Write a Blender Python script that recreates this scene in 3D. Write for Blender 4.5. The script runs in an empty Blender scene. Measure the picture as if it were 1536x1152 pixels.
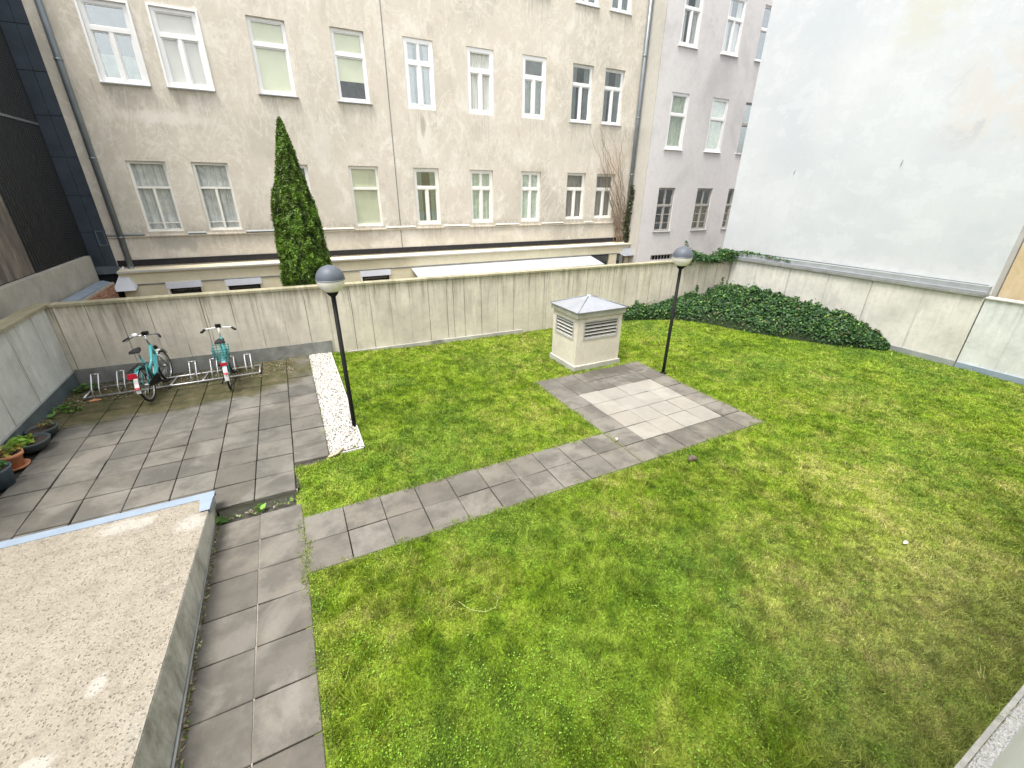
import bpy, math, random
import numpy as np
from mathutils import Vector, Matrix
random.seed(7); rng = np.random.default_rng(7)
S = bpy.context.scene; COL = S.collection
PI = math.pi; R = math.radians

# ------------------------------------------------------------------ camera, sky, sun, exposure
CAM_H = 3.95
yaw, pitch, roll = R(27.14), R(24.38), R(.58)
fw = Vector((math.sin(yaw)*math.cos(pitch), math.cos(yaw)*math.cos(pitch), -math.sin(pitch)))
rx = fw.cross(Vector((0, 0, 1))).normalized(); up = rx.cross(fw)
r2 = rx*math.cos(roll) + up*math.sin(roll); u2 = -rx*math.sin(roll) + up*math.cos(roll)
cd = bpy.data.cameras.new('camera'); cam = bpy.data.objects.new('camera', cd); COL.objects.link(cam)
cam.matrix_world = Matrix(((r2.x, u2.x, -fw.x, 0), (r2.y, u2.y, -fw.y, 0), (r2.z, u2.z, -fw.z, CAM_H), (0, 0, 0, 1)))
cd.sensor_width = 36; cd.sensor_fit = 'HORIZONTAL'; cd.lens = 643/1536*36; cd.clip_start = .05; cd.clip_end = 2000
S.camera = cam
SUN_EL, SUN_DIR = R(70), Vector((-.62, -.32, 0)).normalized()
w = bpy.data.worlds.new('World'); S.world = w; w.use_nodes = True
nt = w.node_tree; bg = nt.nodes['Background']
sky = nt.nodes.new('ShaderNodeTexSky'); sky.sky_type = 'NISHITA'; sky.sun_disc = False
sky.sun_elevation = SUN_EL; sky.sun_rotation = math.atan2(SUN_DIR.x, SUN_DIR.y)
sky.dust_density = 3.0; sky.air_density = 1.0; sky.ozone_density = 1.0
hs = nt.nodes.new('ShaderNodeHueSaturation'); hs.inputs['Saturation'].default_value = .16
nt.links.new(sky.outputs[0], hs.inputs['Color']); nt.links.new(hs.outputs[0], bg.inputs[0])
bg.inputs[1].default_value = .15
sl = bpy.data.lights.new('sun', 'SUN'); sl.energy = 1.5; sl.angle = R(18); sl.color = (1, .955, .88)
sun = bpy.data.objects.new('sun', sl); COL.objects.link(sun)
sd = Vector((SUN_DIR.x*math.cos(SUN_EL), SUN_DIR.y*math.cos(SUN_EL), math.sin(SUN_EL)))
sun.rotation_euler = sd.to_track_quat('Z', 'Y').to_euler(); sun.location = (0, 0, 30)
S.view_settings.view_transform = 'Standard'; S.view_settings.look = 'None'
S.view_settings.gamma = 1; S.view_settings.use_curve_mapping = False
S.view_settings.exposure = 1.62
S.render.engine = 'CYCLES'

# ------------------------------------------------------------------ node helpers
class Mat:
    def __init__(s, name, rough=.85, color=(.5, .5, .5), metal=0, spec=.3):
        s.m = bpy.data.materials.new(name); s.m.use_nodes = True; s.t = s.m.node_tree
        s.b = s.t.nodes['Principled BSDF']; s.out = s.t.nodes['Material Output']
        s.b.inputs['Roughness'].default_value = rough; s.b.inputs['Metallic'].default_value = metal
        s.b.inputs['Base Color'].default_value = (*color, 1); s.b.inputs['Specular IOR Level'].default_value = spec
        s._pos = None
    def n(s, typ, **k):
        o = s.t.nodes.new(typ)
        for a, v in k.items(): setattr(o, a, v)
        return o
    def l(s, a, b): s.t.links.new(a, b)
    def pos(s):
        if s._pos is None: s._pos = s.n('ShaderNodeNewGeometry').outputs['Position']
        return s._pos
    def scaled(s, v):
        o = s.n('ShaderNodeVectorMath', operation='MULTIPLY'); s.l(s.pos(), o.inputs[0]); o.inputs[1].default_value = v
        return o.outputs[0]
    def axis(s, i):
        o = s.n('ShaderNodeSeparateXYZ'); s.l(s.pos(), o.inputs[0]); return o.outputs[i]
    def noise(s, scale, detail=4, rough=.6, vec=None, dist=0):
        o = s.n('ShaderNodeTexNoise'); o.inputs['Scale'].default_value = scale; o.inputs['Detail'].default_value = detail
        o.inputs['Roughness'].default_value = rough; o.inputs['Distortion'].default_value = dist
        s.l(vec if vec is not None else s.pos(), o.inputs['Vector']); return o.outputs['Fac']
    def voro(s, scale, feat='F1', vec=None, rnd=1):
        o = s.n('ShaderNodeTexVoronoi', feature=feat); o.inputs['Scale'].default_value = scale
        o.inputs['Randomness'].default_value = rnd
        s.l(vec if vec is not None else s.pos(), o.inputs['Vector']); return o
    def rng(s, v, a, b, c=0, d=1, smooth=True):
        o = s.n('ShaderNodeMapRange', interpolation_type='SMOOTHSTEP' if smooth else 'LINEAR')
        for i, x in enumerate((a, b, c, d)): o.inputs[i+1].default_value = x
        s.l(v, o.inputs[0]); return o.outputs[0]
    def math(s, op, a, b=None):
        o = s.n('ShaderNodeMath', operation=op)
        for i, x in enumerate((a, b)):
            if x is None: continue
            if isinstance(x, (int, float)): o.inputs[i].default_value = x
            else: s.l(x, o.inputs[i])
        return o.outputs[0]
    def mix(s, f, a, b, typ='MIX'):
        o = s.n('ShaderNodeMix', data_type='RGBA', blend_type=typ)
        for sock, x in ((o.inputs[0], f), (o.inputs[6], a), (o.inputs[7], b)):
            if isinstance(x, (int, float)): sock.default_value = x
            elif isinstance(x, tuple): sock.default_value = (*x, 1)
            else: s.l(x, sock)
        return o.outputs[2]
    def ramp(s, f, stops):
        o = s.n('ShaderNodeValToRGB'); e = o.color_ramp.elements
        while len(e) < len(stops): e.new(.5)
        for el, (p, c) in zip(e, stops): el.position = p; el.color = (*c, 1)
        s.l(f, o.inputs[0]); return o.outputs[0]
    def color(s, c): s.l(c, s.b.inputs['Base Color']); return s
    def bump(s, h, strength=.3, dist=.01):
        o = s.n('ShaderNodeBump'); o.inputs['Strength'].default_value = strength; o.inputs['Distance'].default_value = dist
        s.l(h, o.inputs['Height']); s.l(o.outputs[0], s.b.inputs['Normal']); return s
    def rand(s): return s.n('ShaderNodeObjectInfo').outputs['Random']

def simple(name, color, rough=.6, metal=0, spec=.4, var=.12, scale=6, bump=0):
    m = Mat(name, rough, color, metal, spec)
    f = m.noise(scale, 5, .65)
    dk = tuple(c*(1-var) for c in color); lt = tuple(min(1, c*(1+var)) for c in color)
    m.color(m.ramp(f, [(.3, dk), (.7, lt)]))
    if bump: m.bump(m.noise(scale*8, 4), bump, .004)
    return m.m

MT = {}
def concrete(name, base, axis_i, top_z=1.78, top=1.0, seam=.5, sk=1.0, green=(.20, .185, .10)):
    m = Mat(name, .9, spec=.2)
    a = m.noise(1.3, 6, .65); b = m.noise(9, 5, .7)
    col = m.ramp(a, [(.3, tuple(c*.80 for c in base)), (.5, base), (.72, tuple(min(1, c*1.18) for c in base))])
    col = m.mix(m.rng(b, .45, .75, 0, .35), col, tuple(c*.62 for c in base))
    sc = (5.0, .35, .35) if axis_i == 0 else (.35, 5.0, .35)
    st = m.noise(1.6, 5, .7, m.scaled(sc))
    z = m.axis(2)
    hz = m.rng(z, top_z-1.3, top_z-.02)
    stain = m.math('MULTIPLY', m.rng(st, .44, .70), m.math('ADD', m.math('MULTIPLY', hz, .85), .12))
    col = m.mix(m.math('MULTIPLY', stain, .75*top), col, tuple(c*.42 for c in (base[0], base[1]*.97, base[2]*.86)))
    st2 = m.noise(2.2, 5, .75, m.scaled(tuple(v*1.7 if v > 1 else v for v in sc)))
    edge = m.math('MULTIPLY', m.rng(z, top_z-.32, top_z), m.rng(st2, .34, .62))
    col = m.mix(m.math('MULTIPLY', edge, .62*top), col, green)
    pale = m.noise(2.4, 4, .6, m.scaled(tuple(v*.6 if v > 1 else v for v in sc)))
    col = m.mix(m.rng(pale, .56, .74, 0, .45), col, tuple(min(1, c*1.3) for c in base))
    # formwork board seams with thin drips
    u = m.axis(axis_i)
    d = m.math('ABSOLUTE', m.math('SUBTRACT', m.math('FRACT', m.math('ADD', m.math('DIVIDE', u, seam), .13)), .5))
    line = m.rng(d, .030, .006)
    drip = m.noise(1.1, 3, .6, m.scaled((1.3, 1.3, .7)))
    line2 = m.math('MULTIPLY', line, m.rng(drip, .38, .62))
    col = m.mix(m.math('MULTIPLY', m.math('ADD', line2, m.math('MULTIPLY', line, .25)), .75*sk), col, tuple(c*.36 for c in base))
    m.color(col)
    h = m.math('SUBTRACT', m.math('MULTIPLY', b, .5), m.math('MULTIPLY', line, .8))
    m.bump(h, .45, .012); return m.m

MT['wall_rear'] = concrete('wall_rear', (.57, .525, .445), 0, top=1.15)
MT['wall_right'] = concrete('wall_right', (.54, .525, .475), 1, top=.35, seam=1.15, sk=.45, green=(.34, .34, .24))
MT['wall_left'] = concrete('wall_left', (.55, .565, .545), 1, top=.45, seam=.95, sk=.7)
MT['coping'] = concrete('coping', (.35, .325, .235), 0, top=.8, seam=9)
MT['plinth_concrete'] = concrete('plinth_concrete', (.40, .39, .35), 0, top=.3, seam=9, top_z=.5)

def plaster(name, base, pink, pale, dirt=.35, blot=.6, marks=()):
    m = Mat(name, .93, spec=.15)
    a = m.noise(.40, 6, .6, dist=.4); b = m.noise(1.5, 7, .70, m.scaled((1, 1, .75)), dist=.5); c = m.noise(24, 4, .6)
    col = m.ramp(a, [(.30, tuple(x*.80 for x in base)), (.48, base), (.66, pink)])
    col = m.mix(m.rng(b, .50, .66, 0, blot), col, pale)
    col = m.mix(m.rng(b, .44, .30, 0, blot*.7), col, tuple(x*.74 for x in base))
    b2 = m.noise(.9, 8, .72, m.scaled((1, 1, .55)), dist=.8)
    ridge = m.rng(m.math('ABSOLUTE', m.math('SUBTRACT', b2, .5)), .022, .0)
    col = m.mix(m.math('MULTIPLY', ridge, blot*.8), col, pale)
    st = m.noise(1.5, 5, .7, m.scaled((2.2, 2.2, .18)))
    col = m.mix(m.rng(st, .54, .76, 0, dirt), col, tuple(x*.60 for x in base))
    fine = m.noise(7, 6, .75)
    col = m.mix(m.rng(fine, .42, .72, 0, .30), col, tuple(x*.72 for x in base))
    if marks:
        wx = m.math('MULTIPLY', m.math('ABSOLUTE', m.math('SUBTRACT', m.math('FRACT', m.math('ADD', m.math('DIVIDE', m.math('SUBTRACT', m.axis(0), .665), 2.215), .5)), .5)), 2.215)
        wm = m.rng(wx, .75, .40); sn = m.noise(1.7, 5, .75, m.scaled((7, 1, .35)))
        for zt, zb in ((6.46, 5.3), (2.66, 1.95), (10.28, 9.0)):
            zm = m.math('MULTIPLY', m.rng(m.axis(2), zb, zt-.1), m.rng(m.axis(2), zt+.05, zt))
            col = m.mix(m.math('MULTIPLY', m.math('MULTIPLY', wm, zm), m.rng(sn, .46, .66, 0, .5)), col, tuple(x_*.55 for x_ in base))
        led = m.math('MULTIPLY', m.rng(m.axis(2), 2.95, 2.68), m.rng(m.axis(2), 2.60, 2.67)); col = m.mix(m.math('MULTIPLY', led, m.rng(fine, .35, .6, 0, .5)), col, tuple(x_*.5 for x_ in base))
    for (x, z, rx_, rz_, k, cc) in marks:
        d = m.n('ShaderNodeVectorMath', operation='DISTANCE'); v = m.n('ShaderNodeVectorMath', operation='MULTIPLY')
        m.l(m.pos(), v.inputs[0]); v.inputs[1].default_value = (1/rx_, 0, 1/rz_); m.l(v.outputs[0], d.inputs[0]); d.inputs[1].default_value = (x/rx_, 0, z/rz_)
        dd = m.math('ADD', d.outputs['Value'], m.math('MULTIPLY', m.math('SUBTRACT', m.noise(2.2, 6, .7, m.scaled((2.5, 1, .6))), .5), 2.2))
        col = m.mix(m.rng(dd, 1.0, .35, 0, k), col, cc)
    m.color(col); m.bump(m.math('ADD', c, m.math('MULTIPLY', b, 1.2)), .28, .008); return m.m
MT['facade'] = plaster('facade_plaster', (.60, .55, .463), (.62, .558, .478), (.725, .68, .60), .22, .8, [(5.15, 5.6, .45, .8, .75, (.72, .68, .60)), (5.1, 6.0, .14, .4, .7, (.33, .29, .24)), (-2.9, 2.35, .75, .28, .65, (.38, .36, .32)), (-2.4, 5.7, 1.5, .22, .6, (.72, .68, .61)), (13.6, 4.6, .7, 1.5, .4, (.55, .43, .31)), (7.2, 5.9, .5, .5, .3, (.40, .36, .30)), (8.2, 2.3, .8, .16, .6, (.74, .68, .55)), (1.6, 5.2, .5, 1.1, .45, (.70, .66, .59)), (.2, 9.3, .6, .8, .4, (.44, .40, .34))])
MT['facade_shaded'] = plaster('facade_shaded_plaster', (.47, .45, .40), (.48, .46, .41), (.52, .50, .45), .15, .3)  # facade plaster again, darkened: shade of the side face put into the colour
MT['pink'] = plaster('pink_plaster', (.655, .63, .62), (.665, .637, .63), (.69, .668, .66), .10, .3)
MT['yellow'] = plaster('yellow_plaster', (.68, .62, .43), (.69, .62, .45), (.71, .66, .52), .22)
MT['house_yellow'] = plaster('house_plaster', (.72, .66, .44), (.72, .66, .45), (.75, .70, .5), .1)
MT['brown'] = plaster('brown_plaster', (.50, .40, .24), (.52, .42, .27), (.60, .52, .37), .4)
def firewall():
    m = Mat('firewall_plaster', .95, spec=.15)
    a = m.noise(.35, 5, .55); b = m.noise(1.1, 7, .66, m.scaled((1, 1, 1.5)), dist=.3); c = m.noise(22, 6, .7); f = m.noise(5, 7, .75)
    col = m.ramp(a, [(.32, (.435, .46, .49)), (.5, (.475, .497, .515)), (.68, (.515, .53, .54))])
    col = m.mix(m.rng(b, .53, .56, 0, .30), col, (.565, .585, .60))
    col = m.mix(m.rng(b, .41, .38, 0, .22), col, (.40, .435, .475))
    col = m.mix(m.rng(f, .40, .70, 0, .25), col, (.43, .455, .48)); col = m.mix(m.rng(c, .45, .75, 0, .22), col, (.40, .42, .44))
    pn = m.noise(.9, 7, .72, dist=.5)
    pz = m.math('MULTIPLY', m.math('MULTIPLY', m.rng(m.axis(2), 4.7, 5.5), m.rng(m.axis(2), 7.4, 6.4)), m.rng(m.axis(1), 6.4, 5.4))
    col = m.mix(m.math('MULTIPLY', pz, m.rng(pn, .42, .52, 0, .75)), col, (.49, .465, .435)); col = m.mix(m.math('MULTIPLY', pz, m.rng(pn, .56, .60, 0, .7)), col, (.38, .395, .42))
    p2 = m.math('MULTIPLY', m.rng(m.axis(2), 6.8, 7.8), m.math('MULTIPLY', m.rng(m.axis(1), 8.0, 7.3), m.rng(m.axis(1), 6.0, 6.8)))
    col = m.mix(m.math('MULTIPLY', p2, m.rng(pn, .44, .56, 0, .6)), col, (.47, .47, .39))
    run = m.noise(1.3, 5, .7, m.scaled((1, 3.2, .16))); col = m.mix(m.rng(run, .56, .74, 0, .20), col, (.40, .42, .435))
    col = m.mix(m.rng(m.axis(2), 2.8, 1.9, 0, .5), col, m.mix(m.rng(f, .4, .6), (.45, .45, .43), (.52, .53, .525)))
    m.color(col); m.bump(m.math('ADD', m.math('MULTIPLY', c, .5), f), .30, .012); return m.m
MT['firewall'] = firewall()

def paver_mat(name, base, moss=True, var=.25, mot=1.0):
    m = Mat(name, .88, spec=.25)
    r = m.rand()
    a = m.noise(2.3, 6, .65); b = m.noise(38, 4, .7); c = m.noise(1.1, 5, .6, dist=.7)
    tint = m.mix(r, tuple(x*(1-var) for x in base), tuple(min(1, x*(1+var)) for x in base))
    r2 = m.math('FRACT', m.math('MULTIPLY', r, 17.3))
    tint = m.mix(m.math('MULTIPLY', r2, .35), tint, (base[0]*1.08, base[1]*.98, base[2]*.88))
    col = m.mix(m.rng(a, .40, .62, 0, .65*mot), tint, tuple(x*.55 for x in base))
    col = m.mix(m.rng(c, .52, .66, 0, .60*mot), col, tuple(min(1, x*1.5) for x in base))
    col = m.mix(m.rng(b, .5, .8, 0, .35), col, tuple(x*.5 for x in base))
    sp = m.voro(26); col = m.mix(m.rng(sp.outputs['Distance'], .07, .03, 0, .35), col, (.5, .48, .44))
    if moss:
        n = m.noise(1.5, 6, .68, dist=.6)
        yy = m.rng(m.axis(1), 8.7, 9.9)
        xl = m.rng(m.axis(0), .1, -1.9, .42, 1)
        left = m.math('MULTIPLY', m.rng(m.axis(0), -3.3, -4.5), m.rng(m.axis(1), 8.2, 6.0))
        k = m.math('ADD', m.math('MULTIPLY', yy, xl), m.math('MULTIPLY', left, .6))
        mm = m.rng(m.math('ADD', m.math('MULTIPLY', k, .85), m.math('MULTIPLY', n, .85)), .60, .90)
        mosscol = m.ramp(m.noise(5, 6, .7), [(.3, (.022, .026, .010)), (.48, (.058, .055, .018)), (.60, (.085, .070, .034)), (.74, (.17, .15, .105))])
        col = m.mix(m.math('MULTIPLY', mm, .88), col, mosscol)
    if moss:   # damp dirt trodden round the foot of the shaft
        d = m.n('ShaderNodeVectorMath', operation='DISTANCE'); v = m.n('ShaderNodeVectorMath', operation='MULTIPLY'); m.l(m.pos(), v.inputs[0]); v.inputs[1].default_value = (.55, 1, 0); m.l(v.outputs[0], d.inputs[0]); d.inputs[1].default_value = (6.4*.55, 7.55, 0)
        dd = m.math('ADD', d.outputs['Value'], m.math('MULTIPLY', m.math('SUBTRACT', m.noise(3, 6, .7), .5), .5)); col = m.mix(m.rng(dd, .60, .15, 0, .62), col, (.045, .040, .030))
    m.color(col); m.bump(b, .3, .006); return m.m
MT['paver'] = paver_mat('paver_grey', (.138, .129, .113))
MT['paver_terrace'] = paver_mat('paver_terrace', (.120, .114, .101), True, .22)
MT['paver_light'] = paver_mat('paver_light', (.245, .234, .21), False, .05, .35)
MT['bed'] = simple('joint_soil', (.045, .042, .033), .95, var=.5, scale=20, bump=.6)
MT['soil'] = simple('soil', (.09, .075, .05), .95, var=.4, scale=10, bump=.6)

def slab_mat():
    m = Mat('rough_concrete', .95, spec=.15)
    a = m.noise(1.3, 7, .7); b = m.noise(60, 3, .6); v = m.voro(95); pv = m.voro(42); b3 = m.noise(6, 7, .78)
    col = m.ramp(a, [(.3, (.215, .19, .15)), (.5, (.27, .24, .192)), (.7, (.325, .293, .24))])
    g_ = m.n('ShaderNodeSeparateColor'); m.l(v.outputs['Color'], g_.inputs[0])
    col = m.mix(m.math('MULTIPLY', g_.outputs[0], .6), col, (.33, .302, .255)); col = m.mix(m.rng(g_.outputs[1], .62, .95, 0, .45), col, (.15, .132, .104))
    col = m.mix(m.rng(b3, .50, .36, 0, .5), col, (.17, .155, .125))
    h_ = m.n('ShaderNodeSeparateColor'); m.l(pv.outputs['Color'], h_.inputs[0])
    pit = m.math('MULTIPLY', m.rng(pv.outputs['Distance'], .36, .22), m.rng(h_.outputs[0], .55, .62))
    col = m.mix(m.math('MULTIPLY', pit, .5), col, (.10, .088, .068))
    for (x, y, rr, sx) in ((-2.22, 5.42, .17, 2.0), (-1.55, 5.12, .2, 1.2), (-1.86, 3.2, .14, .55), (-2.05, 2.72, .1, 1.6)):
        d = m.n('ShaderNodeVectorMath', operation='DISTANCE'); vv = m.n('ShaderNodeVectorMath', operation='MULTIPLY')
        m.l(m.pos(), vv.inputs[0]); vv.inputs[1].default_value = (1/sx, 1, 0); m.l(vv.outputs[0], d.inputs[0]); d.inputs[1].default_value = (x/sx, y, 0)
        dd = m.math('ADD', d.outputs['Value'], m.math('MULTIPLY', m.math('SUBTRACT', m.noise(7, 5), .5), .22))
        col = m.mix(m.rng(dd, rr, rr*.4, 0, .6), col, (.42, .405, .37))
    g = m.noise(.9, 5, .6)
    col = m.mix(m.rng(g, .58, .75, 0, .35), col, (.36, .37, .33))
    m.color(col); m.bump(m.math('SUBTRACT', m.math('ADD', g_.outputs[0], b3), m.math('MULTIPLY', pit, 1.2)), .9, .010); return m.m
MT['slab'] = slab_mat()
def side_mat():
    m = Mat('slab_side', .9, spec=.2)
    st = m.noise(1.5, 6, .7, m.scaled((1, 2.4, 1.1)), dist=.3)
    col = m.ramp(st, [(.28, (.16, .155, .125)), (.42, (.33, .33, .295)), (.58, (.52, .52, .49)), (.75, (.60, .59, .54))])
    m.color(col); m.bump(m.noise(20, 4), .4, .008); return m.m
MT['slab_side'] = side_mat()
MT['flashing'] = simple('blue_grey_flashing', (.27, .33, .41), .45, .3, var=.12, scale=3)
MT['flash_dark'] = simple('dark_flashing', (.115, .145, .165), .55, .2, var=.25, scale=3)
MT['flash_grey'] = simple('grey_flashing', (.30, .32, .32), .5, .3, var=.15, scale=3)
MT['flash_mid'] = simple('mid_flashing', (.22, .225, .21), .7, .1, var=.3, scale=4)
MT['zinc'] = simple('zinc', (.34, .355, .385), .42, .45, var=.10, scale=4)
MT['zinc_dark'] = simple('zinc_dark', (.20, .225, .245), .45, .4, var=.12, scale=4)
MT['white_metal'] = simple('white_metal', (.58, .60, .64), .5, .1, var=.06, scale=2)
MT['canopy_sheet'] = simple('canopy_sheet', (.40, .42, .46), .5, .1, var=.08, scale=1.5)
MT['sand'] = simple('joint_sand', (.26, .235, .19), .95, var=.3, scale=30)
MT['lintel_paint'] = simple('lintel_paint', (.70, .725, .79), .7, var=.05)
MT['black'] = simple('black_paint', (.008, .008, .008), .6, 0, .2, var=.3)
MT['band'] = simple('bitumen_band', (.018, .017, .02), .8, var=.4)
MT['house_white'] = simple('house_white', (.88, .88, .87), .8, var=.02)
MT['white_paint'] = simple('white_paint', (.80, .80, .79), .4, var=.03)
MT['cream_paint'] = simple('cream_paint', (.79, .78, .72), .45, var=.04)
MT['old_wood'] = simple('old_wood', (.40, .38, .35), .8, var=.35, scale=12)
MT['box_plaster'] = plaster('shaft_plaster', (.60, .562, .465), (.61, .565, .475), (.66, .63, .55), .6, .4)
MT['trim_green'] = simple('shaft_trim', (.26, .265, .205), .7, var=.2)
MT['slat'] = simple('louvre_slat', (.44, .435, .40), .5, .2, var=.12)
MT['dark'] = simple('dark_inside', (.012, .012, .014), .9, var=.3)
MT['room'] = simple('room_inside', (.16, .15, .14), .9, var=.4, scale=3)
MT['gravel_w'] = simple('white_pebble', (.40, .385, .36), .8, var=.22, scale=30)
MT['gravel_bed'] = simple('white_gravel_bed', (.37, .35, .325), .9, var=.35, scale=40, bump=.8)
MT['gravel_pale'] = simple('pale_gravel', (.72, .71, .68), .85, var=.15, scale=40)
MT['kerb'] = simple('kerb_concrete', (.52, .51, .47), .9, var=.2, scale=12, bump=.4)
MT['globe_white'] = simple('globe_opal', (.80, .77, .70), .35, var=.10, scale=12)
MT['globe_top'] = simple('globe_cover', (.085, .097, .118), .5, 0, .3, var=.10, scale=8)
MT['bark'] = simple('bark', (.10, .075, .05), .95, var=.4, scale=14, bump=.7)
MT['terracotta'] = simple('terracotta', (.52, .24, .125), .85, var=.2, scale=14, bump=.3)
MT['pot_dark'] = simple('pot_plastic', (.045, .055, .062), .5, var=.25)
MT['planter_blue'] = simple('planter_plastic', (.05, .075, .10), .5, var=.2)
MT['potsoil'] = simple('pot_soil', (.05, .04, .03), .95, var=.5, scale=30, bump=.8)
MT['galv'] = simple('galvanised', (.55, .55, .57), .38, .75, var=.15, scale=10)
MT['teal'] = simple('teal_paint', (.09, .42, .44), .28, 0, .5, var=.05)
MT['teal_light'] = simple('teal_light_paint', (.22, .58, .60), .28, 0, .5, var=.05)
MT['rubber'] = simple('rubber', (.014, .014, .015), .75, var=.3)
MT['chrome'] = simple('alloy', (.6, .6, .62), .25, .9, var=.05)
MT['white_gloss'] = simple('white_gloss', (.78, .79, .79), .3, var=.04)
MT['redlens'] = simple('red_lens', (.45, .012, .03), .25, 0, .6, var=.1)
MT['panel_blue'] = simple('cladding_panel', (.062, .080, .102), .28, .3, .5, var=.25, scale=1.2)
MT['corrugated'] = simple('corrugated_sheet', (.011, .013, .016), .5, .2, var=.3, scale=4)
def brown_panel():
    m = Mat('weathered_board', .9); n = m.noise(2, 6, .7, m.scaled((2, 2.5, .5)))
    m.color(m.ramp(n, [(.3, (.055, .05, .045)), (.5, (.13, .115, .10)), (.7, (.24, .21, .18))])); m.bump(n, .4, .01); return m.m
MT['board'] = brown_panel()
MT['brick'] = simple('brick', (.30, .15, .10), .95, var=.45, scale=6, bump=.6)
MT['mortar'] = simple('mortar', (.36, .32, .27), .95, var=.3, scale=20, bump=.5)
MT['wire'] = simple('basket_wire', (.05, .20, .20), .4, .2)
MT['curtain'] = simple('curtain_sheer', (.68, .68, .665), .9, var=.18, scale=5)
MT['curtain_g'] = simple('curtain_green', (.66, .72, .60), .9, var=.2, scale=5)
MT['curtain_w'] = simple('curtain_white', (.80, .79, .77), .9, var=.06, scale=4)
MT['blind'] = simple('roller_blind', (.78, .74, .69), .85, var=.05, scale=2)
MT['blind_refl_y'] = simple('pale_blind_and_reflection', (.74, .74, .55), .85, var=.05, scale=2)  # real blind in one window, painted yellow-house reflection in two others
MT['blind_grey'] = simple('roller_blind_grey', (.36, .33, .29), .85, var=.15, scale=3)
def glass(name, refl=.16, tint=(.80, .84, .83), fk=1.0):
    m = Mat(name); m.t.nodes.remove(m.b)
    tr = m.n('ShaderNodeBsdfTransparent'); tr.inputs[0].default_value = (*tint, 1)
    gl = m.n('ShaderNodeBsdfGlossy'); gl.inputs['Roughness'].default_value = .015; gl.inputs[0].default_value = (.92, .95, .95, 1)
    fr = m.n('ShaderNodeFresnel'); fr.inputs[0].default_value = 1.5
    bp = m.n('ShaderNodeBump'); bp.inputs['Strength'].default_value = .06; bp.inputs['Distance'].default_value = .02
    m.l(m.noise(1.7, 2, .5), bp.inputs['Height']); m.l(bp.outputs[0], gl.inputs['Normal'])
    f = m.math('MINIMUM', m.math('ADD', m.math('MULTIPLY', fr.outputs[0], fk), refl), .9)
    mx = m.n('ShaderNodeMixShader'); m.l(f, mx.inputs[0]); m.l(tr.outputs[0], mx.inputs[1]); m.l(gl.outputs[0], mx.inputs[2])
    m.l(mx.outputs[0], m.out.inputs[0]); return m.m
MT['glass'] = glass('window_glass', .17, (.88, .91, .90), .8); MT['glass_clear'] = glass('window_glass_clear', .035, (.97, .98, .975), .35)
def leaf_mat(name, attr=True, stops=None, trans=.35, scale=3, rough=.5):
    m = Mat(name, rough, spec=.35)
    if attr:
        a = m.n('ShaderNodeAttribute'); a.attribute_name = 'Col'; c = a.outputs['Color']
    else: c = m.ramp(m.noise(scale, 5, .7), stops)
    m.color(c)
    tl = m.n('ShaderNodeBsdfTranslucent'); m.l(c, tl.inputs[0])
    mx = m.n('ShaderNodeMixShader'); mx.inputs[0].default_value = trans
    m.l(m.b.outputs[0], mx.inputs[1]); m.l(tl.outputs[0], mx.inputs[2]); m.l(mx.outputs[0], m.out.inputs[0]); return m.m
MT['leaf'] = leaf_mat('leaf', trans=.3); MT['grassblade'] = leaf_mat('grass_blade', trans=.4, rough=.6)
def lawnmat():
    m = Mat('lawn_soil', .95, spec=.1); a = m.n('ShaderNodeAttribute'); a.attribute_name = 'Col'
    m.color(m.mix(m.rng(m.noise(40, 5, .7), .40, .75, 0, .7), a.outputs['Color'], (.09, .10, .03), 'MIX')); m.bump(m.noise(60, 4), .8, .02); return m.m
MT['lawn'] = lawnmat()

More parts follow.
